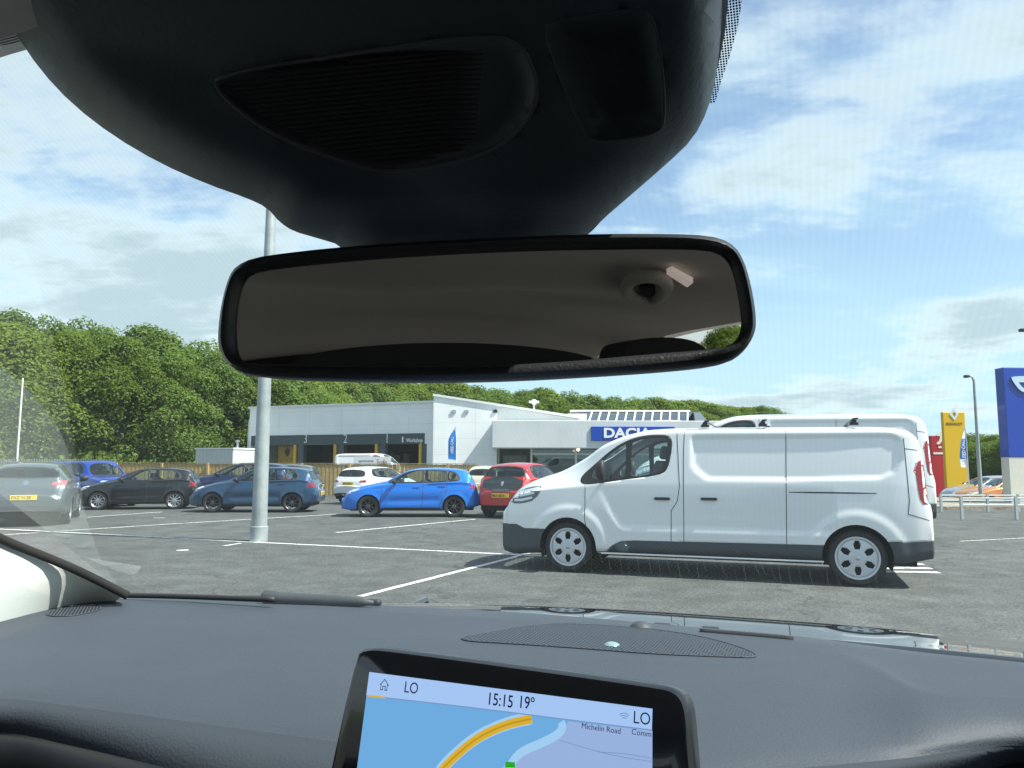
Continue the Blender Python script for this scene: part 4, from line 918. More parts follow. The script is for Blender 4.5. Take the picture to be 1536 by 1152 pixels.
# glazed rooflight behind the canopy
r0 = wx(851, 633, 1); r1 = wx(1046, 633, 1); ztop = wx(900, 619, 3)[1]; zlo = e1[1] + .04
bm = bmesh.new(); prism(bm, [(r0[0], .6, zlo), (r0[0] + .9, 2.4, ztop), (r0[0] + .9, 6, ztop), (r0[0], 8, zlo)], (r1[0] - r0[0] - .9, 0, 0)); rl = mkobj('rooflight', bm, mat('dark_glazing', (0.05, 0.07, 0.085), .15, coat=.5), show)
nb = 11
for k in range(nb + 1):
    x_ = r0[0] + .3 + (r1[0] - r0[0] - .9) * (.17 + .83 * k / nb); bm = bmesh.new(); tube(bm, [(x_ - .25, .5, zlo), (x_ + .2, 2.35, ztop + .04)], .07, 6); mkobj('glazing_bar', bm, M_trimw, rl)
bm = bmesh.new(); tube(bm, [(r0[0] + .3, 2.35, ztop + .06), (r1[0] - .2, 2.35, ztop + .06)], .09, 6); box(bm, (r0[0], .55, zlo - .02), (r0[0] + 1.4, 2.0, ztop - .25)); mkobj('ridge_cap', bm, M_trimw, rl)
bm = bmesh.new(); prism(bm, [(r1[0] - .25, .5, zlo), (r1[0] + .7, .5, zlo), (r1[0] + .55, 2.3, ztop), (r1[0] + .05, 2.3, ztop)], (0, 4, 0)); mkobj('end_louvre', bm, mat('louvre_grey', (0.10, 0.12, 0.15), .5), rl)
# rounded white roof cowl
bm = bmesh.new(); bmesh.ops.create_uvsphere(bm, u_segments=24, v_segments=12, radius=1)
k0 = wx(1001, 641, -1); kz = wx(1001, 630.5, -1)[1]
for v in bm.verts: v.co = Vector((k0[0] + v.co.x * 1.22, -1 + v.co.y * .9, e1[1] + v.co.z * (kz - e1[1])))
mkobj('roof_cowl', bm, M_trimw, show, smooth=True)
# roof mast with cameras
h0 = wx(801, 618, 3); h1 = wx(801, 599, 3); bm = bmesh.new(); tube(bm, [(h0[0], 3, h0[1] - 1.2), (h0[0], 3, h1[1])], .06, 8); box(bm, (h0[0] - .38, 2.85, h1[1] - .28), (h0[0] + .38, 3.1, h1[1] - .12)); lathe(bm, [(.02, 2.8), (.2, 2.85), (.22, 3.0)], 'y', 12, c=(h0[0], 0, h1[1] - .2)); mkobj('camera_mast', bm, M_trimw, show)
for px in (681, 700, 743):
    h = wx(px, 617); bm = bmesh.new(); box(bm, (h[0] - .15, -.09, h[1] - .1), (h[0] + .15, -.01, h[1] + .1)); tube(bm, [(h[0], -.05, h[1]), (h[0], 0, h[1] + .15)], .03, 6); mkobj('wall_light', bm, M_alloy if px < 740 else M_blk, show)
# wooden fence
M_wood = mat('fence_wood', (0.42, 0.30, 0.13), 0.8, var=.18, vscale=3)
fa = P(176, 697, 38.5); fb = P(716, 697, 36.5); fa.z = fb.z = 0; fd = (fb - fa).normalized(); FL = (fb - fa).length
fence = empty('wooden_fence', fa, math.atan2(fd.y, fd.x), 'light brown close-board timber fence running behind the parked cars', 'fence')
bm = bmesh.new(); x = 0.0
while x < FL:
    h = 1.56 + random.uniform(-.012, .012); yo = 0 if int(x / .1) % 2 else .012
    box(bm, (x, yo, .03), (x + .092, yo + .02, h)); x += .1
mkobj('boards', bm, M_wood, fence)
for k in range(int(FL / 2.4) + 1):
    bm = bmesh.new(); box(bm, (k * 2.4 - .05, -.10, 0), (k * 2.4 + .05, -.004, 1.60)); mkobj('post', bm, M_wood, fence)
bm = bmesh.new(); box(bm, (0, -.03, 1.585), (FL, .05, 1.61)); mkobj('capping', bm, M_wood, fence)
# steel fence further left
fa2 = P(-160, 697, 40); fb2 = P(172, 697, 38.7); fa2.z = fb2.z = 0; fd2 = (fb2 - fa2).normalized(); FL2 = (fb2 - fa2).length; M_steel = mat('galvanised', (0.33, 0.36, 0.37), .45, .6, var=.12, vscale=5)
f2 = empty('steel_fence', fa2, math.atan2(fd2.y, fd2.x), 'grey steel fence at the foot of the wood on the left', 'fence')
bm = bmesh.new(); x = 0
while x < FL2: box(bm, (x, 0, .05), (x + .07, .015, 1.78)); x += .14
mkobj('pales', bm, M_steel, f2)
for z_ in (.35, 1.6):
    bm = bmesh.new(); box(bm, (0, .02, z_), (FL2, .06, z_ + .06)); mkobj('rail', bm, M_steel, f2)
# lamp pole close by, with a wider door section
def pole(name, base, h, r0, r1, label, cat, arm=None, mt=None, door=True, group=None, lean=(0, 0)):
    o = empty(name, base, 0, label, cat, group)
    top = Vector((lean[0], lean[1], h))
    bm = bmesh.new(); tube(bm, [(0, 0, .26 if door else 0)] + [tuple(top * (k / 8)) for k in range(1, 9)], [r0] + [r0 + (r1 - r0) * k / 8 for k in range(1, 9)], 24); mkobj('shaft', bm, mt or M_steel, o, smooth=True, sharp=40)
    if door:
        bm = bmesh.new(); lathe(bm, [(r0 * 1.02, 0), (r0 * 1.14, 0), (r0 * 1.14, .285), (r0 * 1.02, .30)], 'z', 24, close=True); mkobj('base_sleeve', bm, mt or M_steel, o, smooth=True, sharp=40)
    if arm:
        bm = bmesh.new(); tube(bm, [top - Vector((0, 0, .1)), top + Vector((arm * .3, 0, .12)), top + Vector((arm, 0, .16))], r1 * .8, 8); mkobj('arm', bm, mt or M_steel, o, smooth=True)
        bm = bmesh.new(); box(bm, (top.x + min(arm, arm * 1.8), -.12, top.z + .08), (top.x + max(arm, arm * 1.8), .12, top.z + .2)); bevel_all(bm, .03, 2); mkobj('lamp_head', bm, M_cladding, o, smooth=True, sharp=40)
    return o
def polesteel():
    m = mat('pole_steel', (0.34, 0.38, 0.38), .5, .25, var=.22, vscale=2.5, bump=.1, bscale=30); return m
g = G(388, 812); pole('lamp_pole', g, 8.5, .150, .085, 'thick grey galvanised lamp pole standing on the white bay line', 'lamp post', arm=.8, mt=polesteel())
g = G(1472, 753); g2 = P(1458, 565, g.y); pole('lamp_pole', (g.x, g.y, -.1), g2.z, .09, .05, 'slim grey lamp post between the yellow banner and the blue sign', 'lamp post', arm=-.22, mt=polesteel(), door=False)
g = P(1586, 760, 30); pole('lamp_pole', (g.x, g.y, -.1), 6.9, .08, .05, 'lamp post behind the blue sign at the right edge, only its head showing', 'lamp post', arm=-.55, mt=polesteel(), door=False)
g = G(22, 740); g2 = P(20, 566, g.y); pole('flag_pole', (g.x, g.y, 0), g2.z, .05, .04, 'thin white pole in front of the wood behind the grey car', 'pole', mt=M_trimw, door=False)
# banners and signs on the right
def banner(name, px0, px1, ytop, D, col, label, cat, group='tall banner signs', th=.25):
    a = P(px0, 700, D); b = P(px1, 700, D); z1 = P((px0 + px1) / 2, ytop, D).z; wd = (b - a).length; o = empty(name, ((a.x + b.x) / 2, a.y, gz(a.x, a.y)), 0, label, cat, group)
    bm = bmesh.new(); box(bm, (-wd / 2, 0, 0), (wd / 2, th, z1)); bevel_all(bm, .03, 2); p = mkobj('panel', bm, col, o)
    return o, p, wd, z1
M_byel = mat('banner_yellow', (0.70, 0.42, 0.008), .45); M_bred = mat('banner_red', (0.42, 0.02, 0.035), .45)
oy, py_, wd, z1 = banner('totem_sign', 1418.5, 1452, 607, 46, M_byel, 'tall yellow totem sign with a chrome diamond emblem beyond the railings', 'sign')
bm = bmesh.new()
def diamond(s_, w_=.5): return [(0, -.03, s_), (s_ * .74, -.03, 0), (0, -.03, -s_), (-s_ * .74, -.03, 0)]
cz = P(1433, 621, 46).z - oy.location.z
O = [Vector(q) + Vector((0, 0, cz)) for q in diamond(.36)]; I = [Vector(q) + Vector((0, 0, cz)) for q in diamond(.17)]
va = vadd(bm, O); vb = vadd(bm, I)
for k in range(4): bm.faces.new((va[k], va[(k + 1) % 4], vb[(k + 1) % 4], vb[k]))
ex = bmesh.ops.extrude_face_region(bm, geom=list(bm.faces)); [setattr(v, 'co', v.co + Vector((0, .028, 0))) for v in ex['geom'] if isinstance(v, bmesh.types.BMVert)]
mkobj('emblem', bm, M_chrome, py_)
mkobj('sign_lettering', text_bm('RENAULT', .22, .006, frame((0, -.012, P(1433, 637, 46).z - oy.location.z), (1, 0, 0), (0, 0, 1)), 0.01, 1.05, 'CENTER'), mat('dark_gold_ink', (0.25, 0.14, 0.01), .5), py_)
orr, pr_, wd, z1 = banner('totem_sign', 1398, 1426, 643, 47.5, M_bred, 'red totem sign with a white figure emblem left of the yellow totem', 'sign')
bm = bmesh.new(); cz = P(1408, 657, 47.5).z - orr.location.z
prism(bm, smoothpoly([(-.28, -.02, cz - .35), (-.05, -.02, cz - .42), (.18, -.02, cz - .1), (.22, -.02, cz + .3), (-.02, -.02, cz + .42), (-.25, -.02, cz + .2), (-.1, -.02, cz + .1), (.02, -.02, cz + .18), (-.02, -.02, cz - .15)], 2), (0, .018, 0)); box(bm, (-.12, -.02, cz - .62), (.08, -.002, cz - .5)); box(bm, (-.45, -.02, cz - 1.0), (.45, -.002, cz - .88)); mkobj('emblem', bm, M_white, pr_)
# big blue pylon
a = P(1514, 700, 29.5); b = P(1622, 700, 29.5); zt_b = P(1497, 548, 29.5).z; zm = P(1505, 685, 29.5).z
ob = empty('pylon_sign', (a.x, a.y, -.02), R(2), 'large royal blue pylon sign on a cream base cut by the right edge', 'sign')
wd = (b - a).length
bm = bmesh.new(); box(bm, (0, 0, zm), (wd, .5, zt_b)); bevel_all(bm, .03, 2); pb = mkobj('panel', bm, mat('pylon_blue', (0.003, 0.045, 0.36), .3, coat=.4), ob)
bm = bmesh.new(); box(bm, (.02, .02, 0), (wd - .02, .48, zm)); mkobj('base', bm, mat('pylon_cream', (0.58, 0.57, 0.5), .6, var=.05), ob)
bm = bmesh.new(); cxn = wd * .33; cz = P(1525, 572, 29.5).z
pts = smoothpoly([(.30 - .02, -.06, cz + .26), (1.5, -.06, cz + .26), (1.62, -.06, cz + .12), (1.5, -.06, cz + .02), (1.25, -.06, cz - .30), (1.05, -.06, cz - .38), (.75, -.06, cz - .38), (.55, -.06, cz - .28), (.28, -.06, cz + .12)], 2)
inn = [Vector((.9, -.06, cz - .02)) + (p - Vector((.9, -.06, cz - .02))) * .62 for p in pts]
va = vadd(bm, pts); vb = vadd(bm, inn); n_ = len(va)
for k in range(n_): bm.faces.new((va[k], va[(k + 1) % n_], vb[(k + 1) % n_], vb[k]))
ex = bmesh.ops.extrude_face_region(bm, geom=list(bm.faces)); [setattr(v, 'co', v.co + Vector((0, .055, 0))) for v in ex['geom'] if isinstance(v, bmesh.types.BMVert)]
box(bm, (.42, -.055, cz + .02), (1.38, -.01, cz + .16)); mkobj('emblem', bm, M_chrome, pb)
# feather flags
def feather(px, ytop, ybot, ybase, D, wpx, label, cols, name_='feather_flag'):
    g = P(px, 700, D); o = empty(name_, (g.x, g.y, gz(g.x, g.y)), 0, label, 'flag', 'feather flags'); z0 = P(px, ybot, D).z - o.location.z; z1 = P(px, ytop, D).z - o.location.z; w_ = wpx * D / FP
    bm = bmesh.new(); tube(bm, [(0, 0, 0), (0, 0, z1 * .8), (-w_ * .1, 0, z1 * .96), (-w_ * .35, 0, z1 + .03)], .022, 8); box(bm, (-.35, -.03, 0), (.35, .03, .04)); box(bm, (-.03, -.35, 0.041), (.03, .35, .07)); mkobj('pole', bm, M_trimw, o)
    bm = bmesh.new(); n_ = 14; L_, R_ = [], []
    for k in range(n_ + 1):
        t = k / n_; z_ = z0 + (z1 - z0) * t; lw = w_ * (1 if t < .55 else max(.12, 1 - ((t - .55) / .45) ** 1.6)); yo = .06 * math.sin(t * 7)
        L_.append(bm.verts.new((-lw, yo - .04, z_ + (.12 * w_ if k == 0 else 0)))); R_.append(bm.verts.new((-.025, 0, z_)))
    for k in range(n_):
        f = bm.faces.new((L_[k], R_[k], R_[k + 1], L_[k + 1])); f.material_index = 1 if k < len(cols) and cols[k] else 0
    mkobj('cloth', bm, [mat('flag_blue', (0.012, 0.16, 0.50), .7), mat('flag_white', (0.7, 0.72, 0.74), .7)], o, solid=.004, recalc=False)
    bm = text_bm('USED CARS', (z1 - z0) * .12, .001, frame((-w_ * .35, -.055, z0 + (z1 - z0) * .2), (0, 0, 1), (-1, 0, 0)), .01, .8); mkobj('flag_lettering', bm, M_white, o)
    return o
feather(684, 640, 690, 706, 50, 12, 'blue feather flag against the tall white showroom wall', [])
feather(1452, 640, 702, 757, 30, 11, 'blue and white feather flag in front of the yellow totem', [1, 1, 1, 0, 0, 0, 0, 0, 0, 0, 1, 1, 1, 1])
# white hoop railings
M_rail = mat('rail_white', (0.42, 0.46, 0.46), .5)
def railing(xs_, ytop, ybase, label):
    g0 = G(xs_[0], ybase, .12); o = empty('railing', (g0.x, g0.y, .12), 0, label, 'railing', 'low white railings'); zt = P(xs_[0], ytop, (g0 - EYE).dot(fw)).z - .12
    X = [G(q, ybase, .12).x - g0.x for q in xs_]; Y = [G(q, ybase, .12).y - g0.y for q in xs_]
    for x_, y_ in zip(X, Y):
        bm = bmesh.new(); box(bm, (x_ - .035, y_ - .035, -.1), (x_ + .035, y_ + .035, zt)); mkobj('post', bm, M_rail, o)
    for zz_ in (zt - .05, zt * .55):
        bm = bmesh.new(); tube(bm, [(X[0], Y[0], zz_), (X[-1], Y[-1], zz_)], .026, 8); mkobj('rail', bm, M_rail, o)
railing([1412, 1482, 1528, 1590], 741, 763, 'white hoop railing nearer the road at the pavement edge')
railing([1443, 1525, 1600, 1680], 745, 774, 'white hoop railing in the foreground left of the pylon')
# ================================================================ trees
def leafmat(name, c1, c2):
    m = bpy.data.materials.new(name); m.use_nodes = True; n = m.node_tree.nodes; l = m.node_tree.links; b = n['Principled BSDF']; b.inputs['Roughness'].default_value = .55; b.inputs['Specular IOR Level'].default_value = .3
    t = n.new('ShaderNodeTexCoord'); ns = n.new('ShaderNodeTexNoise'); ns.inputs['Scale'].default_value = .8; ns.inputs['Detail'].default_value = 5; l.new(t.outputs['Object'], ns.inputs['Vector'])
    oi = n.new('ShaderNodeObjectInfo'); a = n.new('ShaderNodeMath'); a.operation = 'MULTIPLY_ADD'; a.inputs[1].default_value = .35; l.new(oi.outputs['Random'], a.inputs[0]); l.new(ns.outputs['Fac'], a.inputs[2])
    r = n.new('ShaderNodeValToRGB'); r.color_ramp.elements[0].position = .42; r.color_ramp.elements[1].position = .85; r.color_ramp.elements[0].color = (*c1, 1); r.color_ramp.elements[1].color = (*c2, 1); l.new(a.outputs[0], r.inputs[0]); l.new(r.outputs[0], b.inputs['Base Color'])
    tr = n.new('ShaderNodeBsdfTranslucent'); l.new(r.outputs[0], tr.inputs[0]); mx = n.new('ShaderNodeMixShader'); mx.inputs[0].default_value = .5; out = n['Material Output']; l.new(b.outputs[0], mx.inputs[1]); l.new(tr.outputs[0], mx.inputs[2]); l.new(mx.outputs[0], out.inputs[0])
    return m
M_leaf = [leafmat('leaf_green', (0.09, 0.150, 0.025), (0.165, 0.25, 0.045)), leafmat('leaf_yellow_green', (0.10, 0.158, 0.02), (0.195, 0.275, 0.04)), leafmat('leaf_deep', (0.085, 0.143, 0.028), (0.15, 0.232, 0.045))]
M_bark = mat('bark', (0.09, 0.07, 0.05), .9, var=.3, vscale=3)
rnd = random.Random(5)
def tree_proto(seed, h=12.0, wid=4.2, leaf=.30, nleaf=9000, m=0):
    r_ = random.Random(seed); cl = []
    for k in range(60):
        z = h * (r_.uniform(.10, .97)); prof = math.sin(min(1, z / h * 1.05) ** .8 * math.pi) ** .55 if z / h > .25 else .85
        a = r_.uniform(0, 2 * math.pi); q = wid * prof * r_.uniform(.45, .92); cl.append((Vector((q * math.cos(a), q * math.sin(a), z * .97)), r_.uniform(.9, 1.75) * (1.15 - .3 * z / h)))
    cl.append((Vector((0, 0, h * .92)), 1.2))
    verts, faces = [], []
    tot = sum(c[1] ** 2 for c in cl)
    for c, rad in cl:
        for _ in range(int(nleaf * rad * rad / tot)):
            d = Vector((r_.gauss(0, 1), r_.gauss(0, 1), r_.gauss(0, 1))).normalized()
            if d.z < -.35 and r_.random() < .7: d.z = -d.z
            p = c + d * rad * (r_.uniform(.72, 1.06) ** 1.0); p.z = max(.1, p.z)
            nrm_ = (d + Vector((r_.gauss(0, .5), r_.gauss(0, .5), r_.gauss(.25, .4)))).normalized(); u = nrm_.orthogonal().normalized(); v = nrm_.cross(u); an = r_.uniform(0, 6.28)
            u, v = u * math.cos(an) + v * math.sin(an), v * math.cos(an) - u * math.sin(an); s = leaf * r_.uniform(.6, 1.25); i = len(verts)
            verts += [p - u * s * .5, p + v * s * .32 + nrm_ * s * .06, p + u * s * .55, p - v * s * .32 + nrm_ * s * .04]; faces.append((i, i + 1, i + 2, i + 3))
    me = bpy.data.meshes.new('crown'); me.from_pydata(verts, [], faces); me.materials.append(M_leaf[m])
    bm = bmesh.new(); tube(bm, [(0, 0, 0), (.1, .05, h * .3), (0, .15, h * .6), (.1, 0, h * .88)], [.28, .22, .13, .04], 10)
    for k in range(9):
        a = r_.uniform(0, 6.28); z0 = h * r_.uniform(.22, .6); q = wid * r_.uniform(.5, .8); tube(bm, [(0, 0, z0), (q * .5 * math.cos(a), q * .5 * math.sin(a), z0 + h * .10), (q * math.cos(a), q * math.sin(a), z0 + h * .2)], [.10, .07, .02], 6)
    o = empty('tree'); t = mkobj('trunk', bm, M_bark, o, smooth=True); cr = bpy.data.objects.new('crown', me); C.objects.link(cr); cr.parent = o
    return o
protos = [tree_proto(21, 12, 4.3, .25, 25000, 0), tree_proto(22, 12, 3.8, .24, 24000, 1), tree_proto(23, 12, 4.8, .26, 26000, 2), tree_proto(24, 12, 4.0, .25, 25000, 1), tree_proto(25, 12, 4.5, .25, 25000, 0)]
sky_k = pchip([(-700, 425), (-300, 440), (0, 462), (100, 472), (150, 486), (240, 492), (330, 512), (500, 548), (650, 573), (800, 584), (900, 592), (1000, 600), (1100, 608), (1170, 614), (1200, 622), (1225, 640)])
dep_k = pchip([(-700, 44), (-300, 52), (0, 61), (330, 74), (650, 108), (1000, 138), (1225, 160)])
used = [False] * 5; placed = []
def plant(px, D, ztop, lab, grp, sq=1.0):
    k = rnd.randrange(5); 
    if not used[k]: o = protos[k]; used[k] = True
    else: o = copy_tree(protos[k])
    g = P(px, 697, D); o.location = (g.x, g.y, 0); s = ztop / 12.3; w_ = max(s, .8) * rnd.uniform(1.0, 1.25) * sq * (1.25 if D > 95 else 1); o.scale = (w_, w_, s); o.rotation_euler = (0, 0, rnd.uniform(0, 6.28)); tag(o, lab, 'tree', grp); return o
for row, (dd, step, up_) in enumerate(((0, 4.2, .90), (4.5, 4.6, 1.0), (9.5, 5.0, 1.0))):
    px = -620.0 + row * 17
    while px < 1215:
        D = dep_k(px) + dd + rnd.uniform(-1.2, 1.2); zt2 = (P(px, sky_k(px), D).z) * up_ * rnd.uniform(.96, 1.05)
        zone = 'left, behind the black car' if px < 300 else ('behind the workshop roof' if px < 650 else 'low behind the showroom')
        lab = ['leafy tree in the front rank of the wood, ', 'leafy tree in the middle of the wood, ', 'leafy tree at the back of the wood, '][row] + zone
        plant(px, D, zt2, lab, 'trees of the wood: ' + ['front', 'middle', 'back'][row] + ' ' + ('left' if px < 300 else 'centre' if px < 650 else 'far right'))
        # next pixel so that world spacing along the slanting treeline is about step
        q = 0
        while q < step: a_ = P(px, 697, dep_k(px)); px += 3; b_ = P(px, 697, dep_k(px)); q += (b_ - a_).length
for px, D, y_ in ((1440, 92, 652), (1462, 80, 648), (1482, 74, 650), (1500, 70, 652), (1530, 66, 645), (1570, 62, 630)): plant(px, D, P(px, y_, D).z, 'dark green tree beyond the lamp post between the yellow totem and blue pylon', 'trees beyond the totem signs')
# hedge-like undergrowth at the foot of the wood
bm = bmesh.new(); r_ = random.Random(8); verts, faces = [], []
px = -640
while px < 1200:
    D = dep_k(px) - 3.2
    for _ in range(int(26)):
        p = P(px + r_.uniform(-6, 6), 697, D + r_.uniform(-1, 1.5)); p.z = r_.uniform(.1, 2.6) * r_.uniform(.6, 1); nrm_ = Vector((r_.gauss(0, .6), -1, r_.gauss(.6, .6))).normalized(); u = nrm_.orthogonal().normalized(); v = nrm_.cross(u); an = r_.uniform(0, 6.28); u, v = u * math.cos(an) + v * math.sin(an), v * math.cos(an) - u * math.sin(an); s = .42 * r_.uniform(.6, 1.3); i = len(verts)
        verts += [p - u * s * .5, p + v * s * .35, p + u * s * .5, p - v * s * .35]; faces.append((i, i + 1, i + 2, i + 3))
    px += 3
me = bpy.data.meshes.new('undergrowth'); me.from_pydata(verts, [], faces); me.materials.append(M_leaf[2]); bm.free()
o = bpy.data.objects.new('undergrowth', me); C.objects.link(o); tag(o, 'low green undergrowth along the foot of the wood', 'undergrowth', kind='stuff')
# ================================================================ the car we sit in
CA = R(-20); CM = Matrix.Rotation(CA, 4, 'Z'); CI = CM.inverted()
car = empty('car_interior', (0, 0, 0), CA, 'dark car cabin in the foreground with dashboard, touchscreen, mirror and glossy bonnet', 'car')
def cobj(name, bm, m, parent=None, world=True, **k):
    if world: bmesh.ops.transform(bm, matrix=CI, verts=bm.verts)
    return mkobj(name, bm, m, parent or car, **k)
def loc(v): return CI @ v
XC = -.15                                   # car centre line in local x (the camera is right of it)
def wsy(x, z): return 1.012 - (z - 1.25) / .6 - .055 * (x - XC) ** 2
def ws(px, py, out=0.0):
    """point of the windscreen seen at a pixel, in car coordinates"""
    d = CI.to_3x3() @ ray(px, py); t0, t1 = .15, 2.5
    for _ in range(40):
        t = (t0 + t1) / 2; p = Vector((0, 0, 1.46)) + d * t
        if p.y < wsy(p.x, p.z): t0 = t
        else: t1 = t
    p = Vector((0, 0, 1.46)) + d * t0; return p + Vector((0, .6, 1)).normalized() * out
# --- windscreen
def wst(px, py):
    q = CM @ ws(px, py); return (q - EYE).dot(fw)
def wsmat():
    m = bpy.data.materials.new('windscreen_glass'); m.use_nodes = True; n = m.node_tree.nodes; l = m.node_tree.links; n.clear()
    o = n.new('ShaderNodeOutputMaterial'); mx = n.new('ShaderNodeMixShader'); tr = n.new('ShaderNodeBsdfTransparent'); gl = n.new('ShaderNodeBsdfGlossy'); fr = two_sided_fresnel(n, l, 1.2)
    gl.inputs['Roughness'].default_value = 0.0
    t = n.new('ShaderNodeTexCoord'); wv = n.new('ShaderNodeTexWave'); wv.wave_type = 'BANDS'; wv.bands_direction = 'X'; wv.inputs['Scale'].default_value = 75; wv.inputs['Distortion'].default_value = 0; wv.inputs['Detail'].default_value = 0; l.new(t.outputs['Object'], wv.inputs[0])
    c = n.new('ShaderNodeMix'); c.data_type = 'RGBA'; c.inputs[6].default_value = (.875, .935, .93, 1); c.inputs[7].default_value = (.895, .952, .947, 1); l.new(wv.outputs[1], c.inputs[0]); l.new(c.outputs[2], tr.inputs[0])
    # thin even film of dust
    df = n.new('ShaderNodeBsdfDiffuse'); df.inputs[0].default_value = (.6, .7, .68, 1); tl = n.new('ShaderNodeBsdfTranslucent'); tl.inputs[0].default_value = (.6, .7, .68, 1); ad = n.new('ShaderNodeMixShader'); ad.inputs[0].default_value = .5; l.new(df.outputs[0], ad.inputs[1]); l.new(tl.outputs[0], ad.inputs[2])
    m2 = n.new('ShaderNodeMixShader'); ns = n.new('ShaderNodeTexNoise'); ns.inputs['Scale'].default_value = 6; ns.inputs['Detail'].default_value = 4; l.new(t.outputs['Object'], ns.inputs[0])
    mr = n.new('ShaderNodeMapRange'); mr.inputs[1].default_value = .3; mr.inputs[2].default_value = .7; mr.inputs[3].default_value = .010; mr.inputs[4].default_value = .022; l.new(ns.outputs[0], mr.inputs[0]); l.new(mr.outputs[0], m2.inputs[0])
    l.new(fr.outputs[0], mx.inputs[0]); l.new(tr.outputs[0], mx.inputs[1]); l.new(gl.outputs[0], mx.inputs[2]); l.new(mx.outputs[0], m2.inputs[1]); l.new(ad.outputs[0], m2.inputs[2]); l.new(m2.outputs[0], o.inputs[0]); return m
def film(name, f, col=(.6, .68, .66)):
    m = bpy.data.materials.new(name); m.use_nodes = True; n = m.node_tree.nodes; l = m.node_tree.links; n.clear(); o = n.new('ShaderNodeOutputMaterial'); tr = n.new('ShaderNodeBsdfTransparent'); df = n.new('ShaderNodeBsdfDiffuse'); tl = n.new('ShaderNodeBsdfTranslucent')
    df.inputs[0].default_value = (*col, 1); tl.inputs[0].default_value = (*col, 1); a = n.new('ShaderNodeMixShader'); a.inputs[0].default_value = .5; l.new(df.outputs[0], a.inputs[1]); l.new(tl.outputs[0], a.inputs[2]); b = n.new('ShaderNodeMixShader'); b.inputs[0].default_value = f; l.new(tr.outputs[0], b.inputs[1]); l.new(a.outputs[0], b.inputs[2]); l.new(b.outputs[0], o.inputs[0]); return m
bm = bmesh.new(); NX, NZ = 40, 24; V = []
for j in range(NZ + 1):
    z = 1.215 + (1.70 - 1.215) * j / NZ; hw = .86 - .20 * (z - 1.22) / .48; V.append([bm.verts.new((XC + hw * (2 * i / NX - 1), wsy(XC + hw * (2 * i / NX - 1), z), z)) for i in range(NX + 1)])
for j in range(NZ):
    for i in range(NX): bm.faces.new((V[j][i], V[j][i + 1], V[j + 1][i + 1], V[j + 1][i]))
screen = cobj('windscreen', bm, wsmat(), world=False, smooth=True)
# dust left outside the wiper sweep, lower left
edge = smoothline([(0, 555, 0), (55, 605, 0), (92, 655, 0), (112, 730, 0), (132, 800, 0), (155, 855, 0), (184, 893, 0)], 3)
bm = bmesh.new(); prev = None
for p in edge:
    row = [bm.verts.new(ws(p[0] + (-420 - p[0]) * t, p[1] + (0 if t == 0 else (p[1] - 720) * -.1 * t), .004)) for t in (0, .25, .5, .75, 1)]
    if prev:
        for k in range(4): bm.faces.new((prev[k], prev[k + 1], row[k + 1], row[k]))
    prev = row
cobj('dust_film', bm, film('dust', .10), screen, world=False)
bm = bmesh.new(); rs = random.Random(3)
for k in range(95):
    px = 205 + k * 14.2 + rs.uniform(-3, 3); y0 = 826 + max(0, px - 760) * .055 + rs.uniform(-8, 8); ln = rs.uniform(18, 46); sk = (px - 700) * .02 + rs.uniform(-1, 1); wd = rs.uniform(.7, 1.6); pv = None
    for t in (0, .33, .66, 1):
        w_ = wd * (1 - .6 * abs(t - .5)); c = [bm.verts.new(ws(px + sk * t * t - w_ / 2, y0 + ln * t, .003)), bm.verts.new(ws(px + sk * t * t + w_ / 2, y0 + ln * t, .003))]
        if pv: bm.faces.new((pv[0], pv[1], c[1], c[0]))
        pv = c
cobj('dried_streaks', bm, film('dried_water', .045), screen, world=False)
# dotted frit beside the sensor cover and at the top left
def fritmat():
    m = bpy.data.materials.new('dotted_frit'); m.use_nodes = True; n = m.node_tree.nodes; l = m.node_tree.links; n.clear(); o = n.new('ShaderNodeOutputMaterial'); tr = n.new('ShaderNodeBsdfTransparent'); df = n.new('ShaderNodeBsdfDiffuse'); df.inputs[0].default_value = (.02, .02, .025, 1)
    t = n.new('ShaderNodeTexCoord'); mp = n.new('ShaderNodeMapping'); mp.inputs['Rotation'].default_value = (R(31), 0, 0); l.new(t.outputs['Object'], mp.inputs[0]); v = n.new('ShaderNodeTexVoronoi'); v.voronoi_dimensions = '2D'; v.inputs['Scale'].default_value = 800; v.inputs['Randomness'].default_value = 0.0; l.new(mp.outputs[0], v.inputs[0]); g = n.new('ShaderNodeMath'); g.operation = 'LESS_THAN'; g.inputs[1].default_value = .40; l.new(v.outputs['Distance'], g.inputs[0]); b = n.new('ShaderNodeMixShader'); l.new(g.outputs[0], b.inputs[0]); l.new(tr.outputs[0], b.inputs[1]); l.new(df.outputs[0], b.inputs[2]); l.new(b.outputs[0], o.inputs[0]); return m
M_frit = fritmat()
def strip(name, L1, L2, m, parent, out=-.002):
    bm = bmesh.new(); a = vadd(bm, [ws(x, y, out) for x, y in L1]); b = vadd(bm, [ws(x, y, out) for x, y in L2])
    for k in range(len(a) - 1): bm.faces.new((a[k], a[k + 1], b[k + 1], b[k]))
    return cobj(name, bm, m, parent, world=False)
strip('frit_band', [(1116, -60), (1113, 0), (1106, 40), (1095, 80), (1082, 118), (1073, 150)], [(1060, -60), (1060, 0), (1050, 40), (1040, 80), (1030, 118), (1066, 152)], M_frit, screen)
strip('frit_band', [(-120, 78), (-40, 70), (0, 66), (40, 60)], [(-120, 50), (-40, 44), (0, 41), (40, 36)], M_frit, screen)
